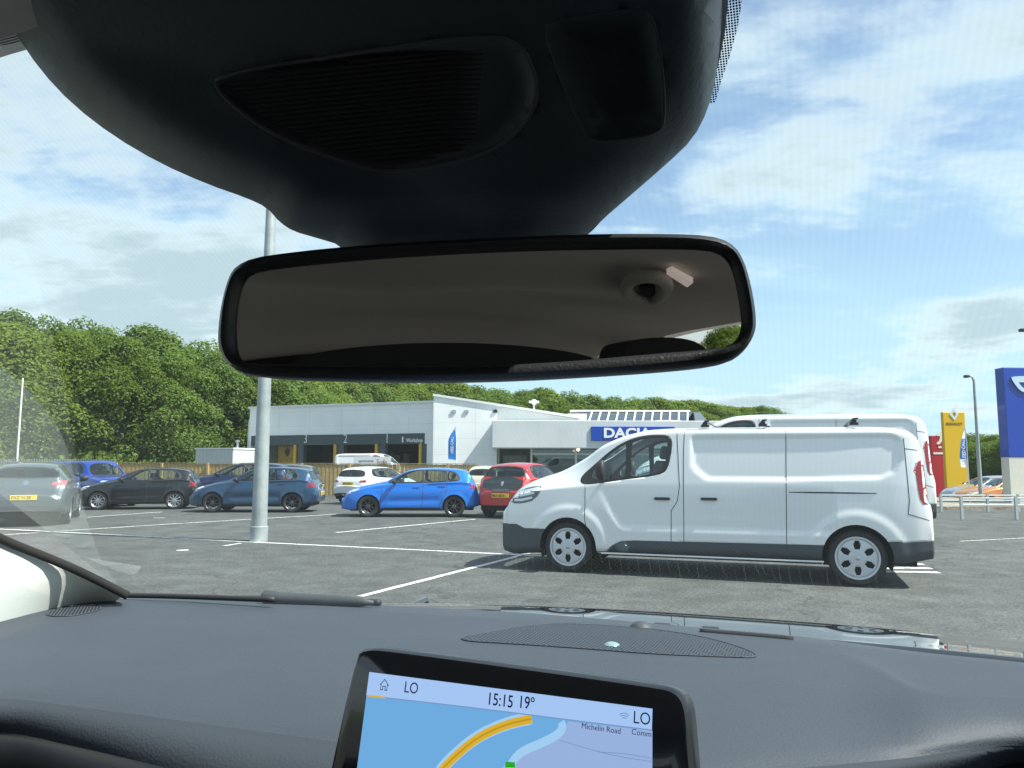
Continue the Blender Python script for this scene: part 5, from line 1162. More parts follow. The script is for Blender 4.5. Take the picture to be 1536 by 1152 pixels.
strip('glare_strip', [(1094, -60), (1092, 0), (1088, 40), (1080, 80), (1072, 112)], [(1060, -60), (1060, 0), (1058, 40), (1050, 80), (1040, 112)], mat('painted_glare', (.5, .53, .55), .6), screen, -.004)  # pale strip paints the glare along the sensor cover's right edge
# --- bonnet, cowl, wiper
M_bonnet = mat('bonnet_paint', (.012, .014, .018), .035, .0, 1.0, coat=1.0)
def bz(x, y):
    x_ = x - XC; s = y - 1.15; z = 1.2335 - .105 * s - (.0765 * s * s if s > 0 else -.2 * s * s); z -= .022 * (abs(x_) / .8) ** 3 + (.06 * max(0, abs(x_) - .62) ** 2 * 4); z -= .5 * max(0, y - 2.0) ** 2
    return z
bm = bmesh.new(); NXb, NYb = 60, 60; V = []
for j in range(NYb + 1):
    y = 1.10 + 1.12 * j / NYb; hw = .86 - .10 * max(0, (y - 1.6) / .6) ** 2; V.append([bm.verts.new((XC + hw * (2 * i / NXb - 1), y - .10 * (hw * (2 * i / NXb - 1)) ** 2, bz(XC + hw * (2 * i / NXb - 1), y))) for i in range(NXb + 1)])
for j in range(NYb):
    for i in range(NXb): bm.faces.new((V[j][i], V[j][i + 1], V[j + 1][i + 1], V[j + 1][i]))
cobj('bonnet', bm, M_bonnet, world=False, smooth=True, solid=.02)
bm = bmesh.new()
for sg in (-1, 1):
    prism(bm, [(XC + sg * .84, .95, 1.10), (XC + sg * .93, .95, 1.02), (XC + sg * .93, .95, .4), (XC + sg * .84, .95, .4)], (0, 1.1, 0))
box(bm, (XC - .80, 1.9, .3), (XC + .80, 2.2, .85)); bevel_all(bm, .02, 2); cobj('front_wing', bm, M_bonnet, world=False, smooth=True, sharp=40)
bm = bmesh.new(); V = []
for j, (y, z) in enumerate(((.93, 1.226), (.99, 1.205), (1.06, 1.205), (1.10, 1.222), (1.105, 1.18))): V.append([bm.verts.new((XC + .86 * (2 * i / 30 - 1), y - .12 * (.86 * (2 * i / 30 - 1)) ** 2, z)) for i in range(31)])
for j in range(4):
    for i in range(30): bm.faces.new((V[j][i], V[j][i + 1], V[j + 1][i + 1], V[j + 1][i]))
cobj('cowl', bm, M_blk, world=False, smooth=True)
def lp(px, py, zc): return loc(P(px, py, zc))
bm = bmesh.new(); tube(bm, smoothline([lp(270, 897, 1.26), lp(320, 898, 1.25), lp(390, 898, 1.22), lp(480, 901, 1.2), lp(570, 904, 1.16)], 2), .005, 8); wp = cobj('wiper', bm, M_blk, world=False, smooth=True)
bm = bmesh.new(); tube(bm, smoothline([lp(392, 893, 1.18), lp(400, 896, 1.18), lp(480, 901, 1.17), lp(560, 904, 1.14)], 1), [.004, .009, .010, .009, .009, .009, .007, .003][:len(smoothline([(0,0,0)]*4, 1))], 8); cobj('wiper_arm', bm, M_cladding, wp, world=False, smooth=True)
# --- dashboard
def curve(pts): return pchip(pts)
r0 = curve([(-700,1150),(-500,1080),(-300,1016),(-100,956),(0,931),(60,916),(110,905),(150,900.5),(180,899.5),(390,905),(560,911.5),(768,922),(900,932),(1053,945.5),(1186,957),(1380,982),(1536,998),(1700,1022),(1900,1060)])
r1 = curve([(-700,1200),(-500,1115),(-300,1050),(-100,985),(0,956),(75,934),(180,934),(320,941),(550,956),(665,960),(900,976),(1000,983),(1157,990),(1264,981),(1320,1004),(1390,1040),(1536,1049),(1700,1078),(1900,1120)])
r3 = curve([(-700,1260),(-500,1160),(-300,1100),(-100,1050),(0,1048),(130,1062),(300,1085),(490,1111),(740,1150),(1000,1168),(1200,1152),(1350,1138),(1536,1118),(1700,1134),(1900,1184)])
r4 = curve([(-700,1330),(-500,1215),(-300,1150),(-100,1095),(0,1098),(100,1117),(250,1152),(400,1188),(740,1250),(1000,1260),(1300,1200),(1440,1168),(1536,1144),(1700,1172),(1900,1225)])
M_dash = mat('dash_soft_plastic', (0.046, 0.056, 0.071), 0.62, spec=.35, bump=.28, bscale=420, var=.05, vscale=9)
M_dash2 = mat('dash_lower_plastic', (0.044, 0.053, 0.066), 0.8, spec=.15, bump=.3, bscale=420, var=.05)
M_gloss = mat('gloss_black', (0.006, 0.007, 0.009), 0.12, coat=.5)
cols = [-700 + 22 * i for i in range(119)]
def dashrow(px):
    a, b, c, d = r0(px), r1(px), r3(px), r4(px); rows = []
    rows.append(G(px, a - 4, 1.238)); rows.append(G(px, a - 1, 1.249)); rows.append(G(px, a + 1.5, 1.2535))
    for t in (.25, .5, .75, .92): rows.append(G(px, a + (b - a) * t, 1.2535 + .0065 * t))
    rows.append(G(px, b, 1.2610))
    for t in (.06, .2, .35, .5, .65, .8, .92): rows.append(G(px, b + (c - b) * t, 1.2605 - .022 * t ** 1.5))
    rows.append(G(px, c, 1.2375))
    for t in (.15, .35, .6, .85, 1): rows.append(G(px, c + (d - c) * t, 1.2375 - .026 * t ** 1.4))
    return rows
bm = bmesh.new(); V = [[bm.verts.new(q) for q in dashrow(px)] for px in cols]; nr = len(V[0])
for i in range(len(cols) - 1):
    for j in range(nr - 1):
        f = bm.faces.new((V[i][j], V[i + 1][j], V[i + 1][j + 1], V[i][j + 1])); f.material_index = 1 if j >= 15 else 0
dash = cobj('dashboard', bm, [M_dash, M_dash2], smooth=True)
bm = bmesh.new(); V = []
for px in cols:
    d = r4(px); base = G(px, d, 1.2115); hd = Vector((-base.x, -base.y, 0)).normalized()
    V.append([bm.verts.new(base + hd * u + Vector((0, 0, w_))) for u, w_ in ((0, 0), (.012, -.006), (.016, -.03), (.012, -.055), (-.02, -.065), (-.03, -.12), (0.0, -.30), (0, -.7))])
for i in range(len(cols) - 1):
    for j in range(7): f = bm.faces.new((V[i][j], V[i + 1][j], V[i + 1][j + 1], V[i][j + 1])); f.material_index = 0 if j < 4 else 1
cobj('dash_front', bm, [mat('satin_black', (0.008, 0.009, 0.011), 0.38), M_dash2], smooth=True)
dbv = BVHTree.FromObject(dash, bpy.context.evaluated_depsgraph_get()) if False else None
me = dash.data; dbv = BVHTree.FromPolygons([v.co.copy() for v in me.vertices], [tuple(p.vertices) for p in me.polygons])
def ondash(px, py, lift=0.0):
    d = CI.to_3x3() @ ray(px, py); h = dbv.ray_cast(Vector((0, 0, 1.46)), d.normalized()); return (h[0] if h[0] is not None else loc(G(px, py, 1.26))) + Vector((0, 0, lift))
def dotmat(name, base, scale, thr):
    m = bpy.data.materials.new(name); m.use_nodes = True; n = m.node_tree.nodes; l = m.node_tree.links; b = n['Principled BSDF']; b.inputs['Roughness'].default_value = .45
    t = n.new('ShaderNodeTexCoord'); mp = n.new('ShaderNodeMapping'); mp.inputs['Rotation'].default_value = (0, 0, R(45)); mp.inputs['Scale'].default_value = (1, 1, 0); l.new(t.outputs['Object'], mp.inputs[0]); v = n.new('ShaderNodeTexVoronoi'); v.inputs['Scale'].default_value = scale; v.inputs['Randomness'].default_value = 0.0; v.voronoi_dimensions = '2D'; l.new(mp.outputs[0], v.inputs[0])
    g = n.new('ShaderNodeMath'); g.operation = 'LESS_THAN'; g.inputs[1].default_value = thr; l.new(v.outputs['Distance'], g.inputs[0]); c = n.new('ShaderNodeMix'); c.data_type = 'RGBA'; c.inputs[6].default_value = (*base, 1); c.inputs[7].default_value = (.004, .004, .005, 1); l.new(g.outputs[0], c.inputs[0]); l.new(c.outputs[2], b.inputs['Base Color'])
    s = n.new('ShaderNodeMix'); s.data_type = 'FLOAT'; s.inputs[2].default_value = .5; s.inputs[3].default_value = 0.0; l.new(g.outputs[0], s.inputs[0]); l.new(s.outputs[0], b.inputs['Specular IOR Level']); return m
def dashpatch(name, poly, m, lift, parent, rim=None):
    poly = smoothpoly([(x, y, 0) for x, y in poly], 3); bm = cellfill(poly, 12)
    for v in bm.verts: v.co = ondash(v.co.x, v.co.y, lift + .0014 * min(1, edist((v.co.x, v.co.y), poly) / 6))
    o = cobj(name, bm, m, parent, world=False, smooth=True)
    if rim:
        bm = bmesh.new(); pts = [ondash(p[0], p[1], lift) for p in poly]; tube(bm, pts + [pts[0]], rim, 6); cobj('grille_rim', bm, M_dash, o, world=False, smooth=True)
    return o
grille = dashpatch('speaker_grille', [(672, 961), (740, 948), (800, 937), (870, 936), (1000, 946), (1090, 964), (1150, 988), (1080, 986), (980, 982), (880, 974), (780, 967)], dotmat('perforated', (.065, .075, .09), 215, .36), .0008, dash, .0008)
dashpatch('speaker_grille', [(62, 924), (90, 912), (130, 907), (158, 911), (140, 919), (100, 926)], dotmat('perforated_fine', (.065, .075, .09), 240, .34), .0008, dash, .0007)
c = ondash(918, 970); bm = bmesh.new(); lathe(bm, [(.0001, .0055), (.004, .005), (.0075, .0035), (.0095, .001), (.0105, -.003)], 'z', 28, c=(c.x, c.y, c.z)); cobj('light_sensor', bm, mat('sensor_glass', (.28, .40, .42), .18, .3, coat=.8), dash, world=False, smooth=True)
bm = bmesh.new(); lathe(bm, [(.0106, -.003), (.0106, .0018), (.0122, .0018), (.0125, -.003)], 'z', 28, c=(c.x, c.y, c.z), close=True); cobj('sensor_ring', bm, M_blk, dash, world=False, smooth=True, sharp=40)
c = ondash(962, 941); bm = bmesh.new(); lathe(bm, [(.0001, .008), (.008, .0065), (.014, .002), (.015, -.003)], 'z', 24, c=(c.x, c.y, c.z)); cobj('sensor_dome', bm, M_cladding, dash, world=False, smooth=True)
# demister slot along the far edge
bm = bmesh.new(); pts = [ondash(x, r0(x) + 2.2, .0006) for x in range(1050, 1200, 10)]; tube(bm, pts, .0035, 6); cobj('demister_vent', bm, M_under, dash, world=False, smooth=True)
# --- touchscreen
TL = P(555, 1008, .517); TR = P(979, 1063, .438); e1 = (TR - TL).normalized(); nh = Vector((-e1.y, e1.x, 0)).normalized()
if nh.y < 0: nh = -nh                      # away from the viewer
tau = R(12); e2 = (Vector((0, 0, math.cos(tau))) + nh * math.sin(tau)); e2 = (e2 - e1 * e2.dot(e1)).normalized(); en = e1.cross(e2)
if en.y > 0: en = -en                      # towards the viewer
DW = (TR - TL).length; TM = Matrix(((e1.x, e2.x, en.x, TL.x), (e1.y, e2.y, en.y, TL.y), (e1.z, e2.z, en.z, TL.z), (0, 0, 0, 1)))
def scr(px, py):
    h = onplane(px, py, TL, en) - TL; return (h.dot(e1), h.dot(e2))
def T2(p, k=0.0): return TM @ Vector((p[0], p[1], k))
o1 = [scr(*p) for p in ((540, 973), (1005, 1031))]
ob0 = scr(490, 1152); ob1 = scr(1045, 1152)
outl = smoothpoly([scr(*p) + (0,) for p in ((528, 985), (545, 971), (580, 972), (985, 1027), (1012, 1034), (1027, 1050), (1034, 1085))] + [(ob1[0] + .006, ob1[1] - .09, 0), (ob0[0] - .006, ob0[1] - .09, 0)], 2)
bm = bmesh.new(); n_ = len(outl); ctr = sum((Vector((p[0], p[1], 0)) for p in outl), Vector((0, 0, 0))) / n_; rings = []
for (s, k) in ((.0035, -.024), (0.0, -.022), (-.0005, -.010), (0, -.004), (.0018, -.0008), (.004, 0)):
    q = shrink(outl, s) if abs(s) > 1e-6 else [Vector(p[:2]) for p in outl]; rings.append([bm.verts.new(T2(p, k)) for p in q])
for a in range(len(rings) - 1):
    for i in range(n_):
        f = bm.faces.new((rings[a][i], rings[a][(i + 1) % n_], rings[a + 1][(i + 1) % n_], rings[a + 1][i])); f.material_index = 1 if a in (1, 2, 3) else 0
bm.faces.new(rings[-1]); bm.faces.new(rings[0][::-1])
ts = cobj('touchscreen', bm, [M_gloss, mat('screen_rim', (.025, .027, .03), .25, .4)], smooth=True, sharp=35)
bm = bmesh.new(); box(bm, (DW * .2, -.13, -.07), (DW * .8, -.03, -.022), M=TM); cobj('screen_bracket', bm, M_blk, ts)
def poly_on(name, pts, k, m, parent, px=True, sm=0):
    q = [(scr(*p) if px else p) for p in pts]
    if sm: q = [tuple(v[:2]) for v in smoothpoly([(a, b, 0) for a, b in q], sm)]
    bm = bmesh.new(); prism(bm, [T2(p, k) for p in q], -en * .0001); return cobj(name, bm, m, parent)
E_bar = emis('screen_bar', s2l(165, 197, 243), 1 / 2 ** EV); E_map = emis('screen_blue', s2l(110, 172, 224), 1 / 2 ** EV); E_land = emis('screen_land', s2l(152, 178, 222), 1 / 2 ** EV); E_yel = emis('screen_yellow', s2l(218, 176, 52), 1 / 2 ** EV); E_yel2 = emis('screen_yellow_dark', s2l(190, 148, 40), 1 / 2 ** EV); E_line = emis('screen_pale', s2l(160, 205, 240), 1 / 2 ** EV); E_ink = emis('screen_ink', s2l(28, 40, 70), 1 / 2 ** EV); E_grn = emis('screen_green', s2l(40, 170, 40), 1 / 2 ** EV); E_gry = emis('screen_grey', s2l(120, 150, 195), 1 / 2 ** EV)
hb = -(scr(555, 1043)[1]); DH = .105
disp = poly_on('display', [(0, 0), (DW, 0), (DW, -DH), (0, -DH)], .0004, E_map, ts, px=False)
poly_on('status_bar', [(0, 0), (DW, 0), (DW, scr(979, 1095)[1]), (0, scr(553, 1043)[1])], .0008, E_bar, disp, px=False)
yb0 = scr(553, 1043)[1]; yb1 = scr(979, 1095)[1]
# land on the right of the river
poly_on('map_land', [(853, 1082), (979, 1096), (979, 1160), (745, 1160), (770, 1135), (812, 1116), (842, 1100)], .0008, E_land, disp)
def road(name, pts, w_, k, m):
    q = [Vector(scr(*p)) for p in pts]; q = [v.xy for v in smoothline([(a.x, a.y, 0) for a in q], 2)]; bm = bmesh.new(); pv = None
    for i, p in enumerate(q):
        t = (q[min(i + 1, len(q) - 1)] - q[max(i - 1, 0)]).normalized(); n__ = Vector((-t.y, t.x)) * w_ / 2; c = [bm.verts.new(T2(p + n__, k)), bm.verts.new(T2(p - n__, k))]
        if pv: bm.faces.new((pv[0], pv[1], c[1], c[0]))
        pv = c
    return cobj(name, bm, m, disp)
road('map_road_casing', [(655, 1165), (672, 1142), (715, 1105), (760, 1085), (797, 1077)], .0072, .0010, E_line)
road('map_road', [(655, 1165), (675, 1142), (715, 1107), (760, 1086), (799, 1078)], .0050, .0012, E_yel)
road('map_road_line', [(655, 1165), (675, 1142), (715, 1107), (760, 1086), (799, 1078)], .0010, .0014, E_yel2)
road('map_river', [(842, 1083), (846, 1090), (838, 1102), (812, 1115), (780, 1128), (765, 1150), (755, 1165)], .0048, .0010, E_line)
road('map_border', [(553, 1043.5), (700, 1060), (850, 1079), (979, 1095)], .0007, .0013, E_gry)
road('map_border', [(553, 1043.2), (580, 1046)], .0011, .0014, E_yel); road('map_contour', [(840, 1110), (880, 1122), (930, 1135), (979, 1142)], .0004, .0012, E_gry); road('map_contour', [(900, 1128), (940, 1130), (979, 1137)], .0004, .0012, E_gry)
poly_on('route_shield', [(760, 1142), (774, 1143), (774, 1151), (759, 1151)], .0016, E_grn, disp)
def stxt(s, px, py, size, m=E_ink, xs=.8, bold=0.0, k=.0015, nm='screen_writing'):
    p = scr(px, py); bm = text_bm(s, size, .00005, TM @ Matrix.Translation((p[0], p[1], k)), bold, xs); return cobj(nm, bm, m, disp)
stxt('LO', 607, 1038, .0098, xs=.85); stxt('15:15', 731, 1056, .0100, xs=.82, bold=.008); stxt('19º', 778, 1061, .0100, xs=.8, bold=.008); stxt('LO', 950, 1084, .0094, xs=.85)
stxt('Michelin Road', 873, 1092, .0044, xs=.95); stxt('Comm', 948, 1101, .0044, xs=.95)
bm = bmesh.new(); hx, hy = scr(571, 1034)   # home symbol drawn with strokes
def stroke(pts, w_, k=.0015, closed=False):
    q = [Vector(p) for p in pts] + ([Vector(pts[0])] if closed else [])
    for a, b in zip(q, q[1:]):
        t = (b - a).normalized(); n__ = Vector((-t.y, t.x)) * w_ / 2; a2, b2 = a - t * w_ * .4, b + t * w_ * .4; bm.faces.new(vadd(bm, [T2(a2 + n__, k), T2(b2 + n__, k), T2(b2 - n__, k), T2(a2 - n__, k)]))
u = .0066
stroke([(hx, hy + u * .45), (hx + u * .5, hy + u), (hx + u, hy + u * .45)], .0005); stroke([(hx + u * .14, hy + u * .5), (hx + u * .14, hy), (hx + u * .36, hy), (hx + u * .36, hy + u * .35), (hx + u * .64, hy + u * .35), (hx + u * .64, hy), (hx + u * .86, hy), (hx + u * .86, hy + u * .5)], .0005)
cobj('home_symbol', bm, E_ink, disp)
bm = bmesh.new(); wx0, wy0 = scr(937, 1080)
for rr_ in (.0014, .0026, .0038): stroke([(wx0 + rr_ * math.cos(R(a)), wy0 + rr_ * math.sin(R(a))) for a in range(45, 136, 15)], .0005)
cobj('signal_symbol', bm, E_gry, disp)
# --- left A-pillar trim with black seal
M_cream = mat('cream_trim', (.48, .51, .48), .6, bump=.08, bscale=300)
fr = [(190, 896, 1.14), (120, 860, 1.12), (60, 835, 1.10), (0, 812, 1.06), (-120, 752, .97), (-330, 610, .80), (-600, 330, .58), (-900, -100, .46)]
bk = [(172, 903, None), (140, 903, None), (70, 915, None), (0, 934, None), (-160, 976, None), (-420, 900, .62), (-750, 620, .48), (-1150, 150, .38)]
bm = bmesh.new(); pv = None
Lf = [P(p[0], p[1], min(p[2], wst(p[0], p[1]) - .022) if p[0] > -50 else p[2]) for p in fr]; Lb = [G(p[0], p[1], 1.2525) if p[2] is None else P(*p) for p in bk]
Lf = smoothline(Lf, 2); Lb = smoothline(Lb, 2)
for a, b in zip(Lf, Lb):
    c = []
    for t in (0, .2, .4, .6, .8, 1): q = a.lerp(b, t); q += Vector((.6, -.2, .5)).normalized() * .016 * math.sin(math.pi * t); c.append(bm.verts.new(q))
    if pv:
        for k in range(5): bm.faces.new((pv[k], c[k], c[k + 1], pv[k + 1]))
    pv = c
pil = cobj('pillar_trim', bm, M_cream, smooth=True)
bm = bmesh.new(); tube(bm, [q + (EYE - q).normalized() * .012 + Vector((.002, 0, .002)) for q in Lf], .0062, 10); cobj('pillar_seal', bm, M_under, pil, smooth=True)
bm = bmesh.new(); tube(bm, [CM @ (ws(x, r0(x) - 7, 0.0) - Vector((0, .004, 0))) for x in range(186, 420, 12)], .004, 6); cobj('glass_seal', bm, M_blk, screen, smooth=True)
# --- sensor cover above the mirror
HO = [(-60, -40), (0, 14), (20, 45), (60, 105), (110, 158), (170, 204), (240, 245), (310, 276), (370, 297), (400, 311), (420, 334), (440, 347), (475, 357), (512, 368), (560, 420), (800, 420), (885, 350), (905, 328), (940, 298), (1000, 246), (1040, 208), (1062, 165), (1074, 118), (1081, 60), (1084, 0), (1084, -120), (900, -330), (300, -330), (0, -200)]
HO = [tuple(p[:2]) for p in smoothpoly([(x, y, 0) for x, y in HO], 1)]
def hz_(px, py): return min(wst(px, py) - .052, .235 + .19 * max(0, min(1, (py + 330) / 700)) + .018 * ((px - 600) / 500) ** 2)
inner_g = [tuple(p[:2]) for p in smoothpoly([(318, 127, 0), (335, 110, 0), (560, 74, 0), (740, 50, 0), (790, 70, 0), (812, 150, 0), (765, 212, 0), (700, 240, 0), (590, 258, 0), (545, 252, 0), (440, 216, 0), (375, 180, 0)], 2)]
inner_p = [tuple(p[:2]) for p in smoothpoly([(812, 42, 0), (835, 30, 0), (950, 12, 0), (985, 22, 0), (1000, 175, 0), (985, 203, 0), (890, 214, 0), (872, 195, 0)], 2)]
bm = cellfill(HO, 16)
for poly_ in (inner_g, inner_p):
    fs = carve(bm, poly_, (0, 1), lambda f: True)
for v in bm.verts:
    x, y = v.co.x, v.co.y; e = edist((x, y), HO); t = min(1, e / 75); z = hz_(x, y) + .045 * (1 - math.sqrt(max(0, 1 - (1 - t) ** 2)))
    if y > 300 and 400 < x < 930: z += .004 * min(1, (y - 300) / 25)
    for poly_, dep in ((inner_g, .005), (inner_p, .016)):
        if inside((x, y), poly_): z += dep * min(1, edist((x, y), poly_) / (14 if dep < .01 else 40))
        elif edist((x, y), poly_) < 9: z -= .0012
    v.co = P(x, y, min(z, wst(x, y) - .008))
M_house = mat('cover_plastic', (.032, .044, .052), .55, spec=.35, bump=.12, bscale=350)
be = [e for e in bm.edges if e.is_boundary]
ex = bmesh.ops.extrude_edge_only(bm, edges=be)
wn = (CM.to_3x3() @ Vector((0, .6, 1))).normalized()
for v in [g_ for g_ in ex['geom'] if isinstance(g_, bmesh.types.BMVert)]: v.co += (v.co - EYE).normalized() * .012
hous = cobj('sensor_cover', bm, M_house, smooth=True, sharp=60)
bm = bmesh.new()
for k in range(26):
    y = 66 + k * 7.4; seg = [x for x in range(325, 812, 6) if inside((x, y - (x - 560) * .1 + 8), inner_g) and edist((x, y - (x - 560) * .1 + 8), inner_g) > 12]
    if len(seg) > 2: tube(bm, [P(x, y - (x - 560) * .1 + 8, hz_(x, y) + .0035) for x in (seg[0], (seg[0] + seg[-1]) / 2, seg[-1])], .0009, 6)
cobj('cover_louvres', bm, M_under, hous)
bm = bmesh.new(); q = [P(x, y, hz_(x, y) - .0008) for x, y in inner_g]; tube(bm, q + [q[0]], .0011, 6); cobj('cover_rim', bm, M_cladding, hous, smooth=True)
bm = bmesh.new(); q = [P(x, y, hz_(x, y) - .0008) for x, y in inner_p]; tube(bm, q + [q[0]], .0007, 6); cobj('cover_rim', bm, M_house, hous, smooth=True)
# --- rear-view mirror
mo = [(325, 506), (331, 455), (345, 406), (362, 391), (386, 383), (512, 368), (700, 357), (884, 349), (1000, 349), (1072, 351), (1104, 365), (1124, 406), (1138, 482), (1130, 512), (1110, 535), (1083, 548), (954, 560), (720, 573), (515, 572), (369, 566), (342, 550), (328, 525)]
mi = [(352, 494), (355, 450), (367, 416), (386, 405), (574, 387), (760, 377), (896, 374), (1030, 373), (1072, 376), (1089, 386), (1101, 408), (1113, 471), (1112, 500), (1101, 515), (1086, 522), (960, 532), (855, 542), (720, 549), (560, 549), (418, 547), (369, 545), (355, 535)]
ML = P(330, 478, .372); MR = P(1135, 455, .352); m1 = (MR - ML).normalized(); mn = Vector((m1.y, -m1.x, 0)).normalized()
if mn.y > 0: mn = -mn
mn = (mn + Vector((0, 0, -math.tan(R(3.0))))).normalized(); m1 = (m1 - mn * m1.dot(mn)).normalized(); m2 = mn.cross(m1)
if m2.z < 0: m2 = -m2
MC = P(733, 464, .361)
def mp_(px, py): h = onplane(px, py, MC, mn) - MC; return Vector((h.dot(m1), h.dot(m2)))
def mw(p, k=0.0): return MC + m1 * p[0] + m2 * p[1] + mn * k
def radial(poly, n=120):
    out = []
    for k in range(n):
        a = 2 * math.pi * k / n; d = Vector((math.cos(a), math.sin(a) * .26)); best = None
        for i in range(len(poly)):
            p, q = poly[i], poly[(i + 1) % len(poly)]; e = q - p; den = d.x * e.y - d.y * e.x
            if abs(den) < 1e-12: continue
            t = (p.x * e.y - p.y * e.x) / den; s = (p.x * d.y - p.y * d.x) / den
            if t > 0 and -1e-9 <= s <= 1 + 1e-9: best = t if best is None else max(best, t)
        out.append(d * best)
    return out
O_ = radial([Vector(p[:2]) for p in smoothpoly([tuple(mp_(*p)) + (0,) for p in mo], 2)]); I_ = radial([Vector(p[:2]) for p in smoothpoly([tuple(mp_(*p)) + (0,) for p in mi], 2)])
bm = bmesh.new(); rings = []
for (t, k, s) in ((0, -.036, .78), (0, -.030, .93), (0, -.016, .995), (0, -.004, 1.0), (.12, .0015, 1), (.4, .0042, 1), (.7, .0040, 1), (.92, .002, 1), (1, -.0012, 1)):
    rings.append([bm.verts.new(mw(O_[i].lerp(I_[i], t) * s, k)) for i in range(120)])
for a in range(len(rings) - 1):
    for i in range(120): bm.faces.new((rings[a][i], rings[a][(i + 1) % 120], rings[a + 1][(i + 1) % 120], rings[a + 1][i]))
bm.faces.new(rings[0])
mir = cobj('rear_view_mirror', bm, mat('mirror_frame', (.014, .015, .017), .42, spec=.5, bump=.35, bscale=650), smooth=True, sharp=50)
bm = bmesh.new(); bm.faces.new([bm.verts.new(mw(p * .999, -.0008)) for p in I_]); bm.normal_update()
mg = cobj('mirror_glass', bm, mat('mirror_silver', (.74, .70, .64), .01, 1.0), mir)
bm = bmesh.new(); tube(bm, [mw((0, .0), -.03), mw((0, .01), -.06), mw((0, .015), -.085)], .013, 12); cobj('mirror_stem', bm, M_under, mir, smooth=True)
def refl(px, py, dist):
    d = ray(px, py); h = onplane(px, py, MC, mn); d = d.normalized(); r_ = d - mn * 2 * d.dot(mn); return h + r_ * dist
for k_, (x_, d_) in enumerate(((1094, 26), (1084, 33), (1104, 30))):      # seen only in the mirror
    q = refl(x_, 515, d_); o = copy_tree(protos[k_]); o.location = (q.x, q.y, 0); s_ = max(.3, (q.z + (.2 - .5 * k_)) / 12.3); o.scale = (s_, s_, s_); tag(o, 'tree behind the camera, showing only in the right end of the mirror', 'tree', 'trees behind the car')
# --- cabin shell: headliner, sides, rear, seats
M_head = mat('headliner_cloth', (.42, .40, .36), .95, var=.04, vscale=30, sheen=.3)
bm = bmesh.new(); V = []
def hl_z(x, y):
    x_ = (x - XC); z = 1.70 - .06 * (x_ / .62) ** 2 - .05 * max(0, (-y - 1.0)) ** 1.5
    if y > -.1: z -= .25 * max(0, y + .1) ** 2
    z -= .05 * math.exp(-((y + .62) / .11) ** 2) * max(0, 1 - abs(x_) / .5)
    return z
for j in range(41):
    y = .245 - 2.5 * j / 40; V.append([bm.verts.new((XC + .70 * (2 * i / 24 - 1), y, hl_z(XC + .70 * (2 * i / 24 - 1), y))) for i in range(25)])
for j in range(40):
    for i in range(24): bm.faces.new((V[j][i], V[j][i + 1], V[j + 1][i + 1], V[j + 1][i]))
head = cobj('headliner', bm, M_head, world=False, smooth=True, recalc=False)
bm = bmesh.new(); V = []
for j in range(41):
    y = .29 - 2.6 * j / 40; V.append([bm.verts.new((XC + .76 * (2 * i / 24 - 1), y, 1.745 - .09 * abs(2 * i / 24 - 1) ** 3 - .06 * max(0, -y - 1.0) ** 1.5 - .3 * max(0, y + .0) ** 2)) for i in range(25)])
for j in range(40):
    for i in range(24): bm.faces.new((V[j][i], V[j][i + 1], V[j + 1][i + 1], V[j + 1][i]))
for sg in (0, 24):
    for j in range(40): pass
cobj('roof', bm, M_bonnet, world=False, smooth=True, solid=.03)
M_door = mat('door_trim', (.03, .032, .035), .7)
for sg in (-1, 1):
    bm = bmesh.new(); xs_ = XC + sg * .78
    box(bm, (min(xs_, xs_ + sg * .1), -2.2, .35), (max(xs_, xs_ + sg * .1), .78, 1.17)); dr = cobj('door_panel', bm, M_door, world=False)
    bm = bmesh.new()
    for (ya, yb) in ((-.55, -.42), (-1.45, -1.32), (-2.25, -1.95)):
        prism(bm, [(XC + sg * .80, ya, 1.17), (XC + sg * .80, yb, 1.17), (XC + sg * .70, yb + .03, 1.66), (XC + sg * .70, ya + .03, 1.66)], (sg * .05, 0, 0))
    prism(bm, [(XC + sg * .71, -2.3, 1.64), (XC + sg * .71, .3, 1.64), (XC + sg * .70, .3, 1.70), (XC + sg * .70, -2.3, 1.70)], (sg * .06, 0, 0)); cobj('side_pillars', bm, M_head, world=False)
bm = bmesh.new(); prism(bm, [(XC + .80, .80, 1.17), (XC + .80, .72, 1.17), (XC + .69, .22, 1.66), (XC + .69, .32, 1.66)], (.06, 0, 0)); cobj('pillar_trim', bm, M_cream, world=False)
bm = bmesh.new(); box(bm, (XC - .9, -2.32, .35), (XC + .9, -2.25, 1.22)); box(bm, (XC - .9, -2.3, .3), (XC + .9, 1.3, .36)); box(bm, (XC - .86, -2.3, 1.50), (XC + .86, -2.26, 1.66)); cobj('cabin_tub', bm, M_door, world=False)
def cushion(x0, x1, y, z0, z1, tilt, name='seat', th=.14):
    bm = bmesh.new(); box(bm, (x0, -th / 2, 0), (x1, th / 2, z1 - z0)); bmesh.ops.subdivide_edges(bm, edges=bm.edges[:], cuts=3, use_grid_fill=True)
    bevel_all(bm, .0, 1) if False else None
    for _ in range(3): bmesh.ops.smooth_vert(bm, verts=bm.verts, factor=.45, use_axis_x=True, use_axis_y=True, use_axis_z=True)
    bmesh.ops.transform(bm, matrix=Matrix.Translation((0, y, z0)) @ Matrix.Rotation(R(tilt), 4, 'X'), verts=bm.verts); cobj(name, bm, mat('seat_cloth', (.018, .019, .022), .9), world=False, smooth=True)
for xc_ in (XC - .38, XC + .42):
    cushion(xc_ - .26, xc_ + .26, -.62, .8, 1.34, 14); cushion(xc_ - .14, xc_ + .14, -.80, 1.28, 1.48, 10, 'headrest', .1)
cushion(XC - .62, XC + .62, -1.55, .8, 1.42, 16, 'rear_seat', .16)
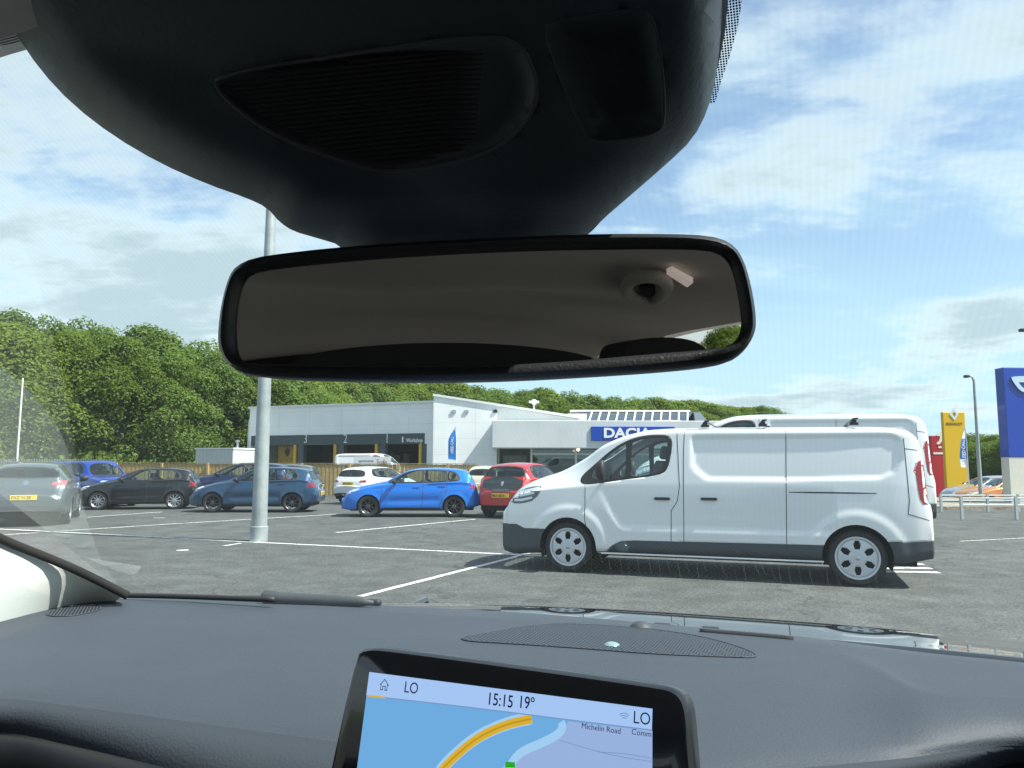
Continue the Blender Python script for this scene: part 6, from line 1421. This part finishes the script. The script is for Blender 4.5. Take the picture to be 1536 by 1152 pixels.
# dark roof blind arch and grab handle seen in the mirror
bm = bmesh.new(); pts = []
for k in range(25):
    t = k / 24; px = 432 + (905 - 432) * t; py = 549 - 35 * math.sin(math.pi * t) ** .45; pts.append(refl(px, py, 1.55))
lowp = [refl(432 + (905 - 432) * k / 24, 575, 1.55) for k in range(25)]
a = vadd(bm, pts); b = vadd(bm, lowp)
for k in range(24): bm.faces.new((a[k], a[k + 1], b[k + 1], b[k]))
ex = bmesh.ops.extrude_face_region(bm, geom=list(bm.faces)); [setattr(v, 'co', v.co + Vector((-.05, -.15, 0))) for v in ex['geom'] if isinstance(v, bmesh.types.BMVert)]
cobj('rear_headrest', bm, M_int, smooth=True, sharp=50)
bm = bmesh.new(); pts = [refl(935, 555, 1.2), refl(940, 515, 1.2), refl(965, 506, 1.2), refl(1030, 506, 1.2), refl(1062, 522, 1.2), refl(1070, 560, 1.2)]
prism(bm, smoothpoly(pts, 2), (-.06, -.15, 0)); cobj('rear_headrest', bm, M_int, smooth=True, sharp=50)
def onhead(px, py):
    lo, hi = .1, 2.6
    for _ in range(40):
        m_ = (lo + hi) / 2; q = loc(refl(px, py, m_))
        if q.z < hl_z(q.x, q.y) - .012: lo = m_
        else: hi = m_
    return lo
dh = onhead(985, 430)
bm = bmesh.new(); pts = smoothpoly([refl(x, y, onhead(x, y) - .02) for x, y in ((938, 430), (948, 417), (975, 412), (1000, 420), (1000, 434), (985, 450), (960, 448), (942, 440))], 2); tube(bm, pts + [pts[0]], .011, 8); gh = cobj('grab_handle', bm, M_head, head, smooth=True, sharp=50)
bm = bmesh.new(); pts = [refl(x, y, onhead(x, y) - .012) for x, y in ((958, 436), (968, 430), (982, 431), (984, 442), (970, 448), (960, 444))]; prism(bm, smoothpoly(pts, 2), (0, 0, .01)); cobj('handle_recess', bm, M_blk, head)
dl = onhead(1018, 420); bm = bmesh.new(); pts = [refl(x, y, onhead(x, y) - .012) for x, y in ((1000, 411), (1008, 407), (1040, 424), (1031, 431))]; prism(bm, pts, (0, 0, .008)); cobj('reading_lamp', bm, mat('lamp_pink', (.75, .66, .64), .4, emit=(.8, .7, .68), es=.2), head)
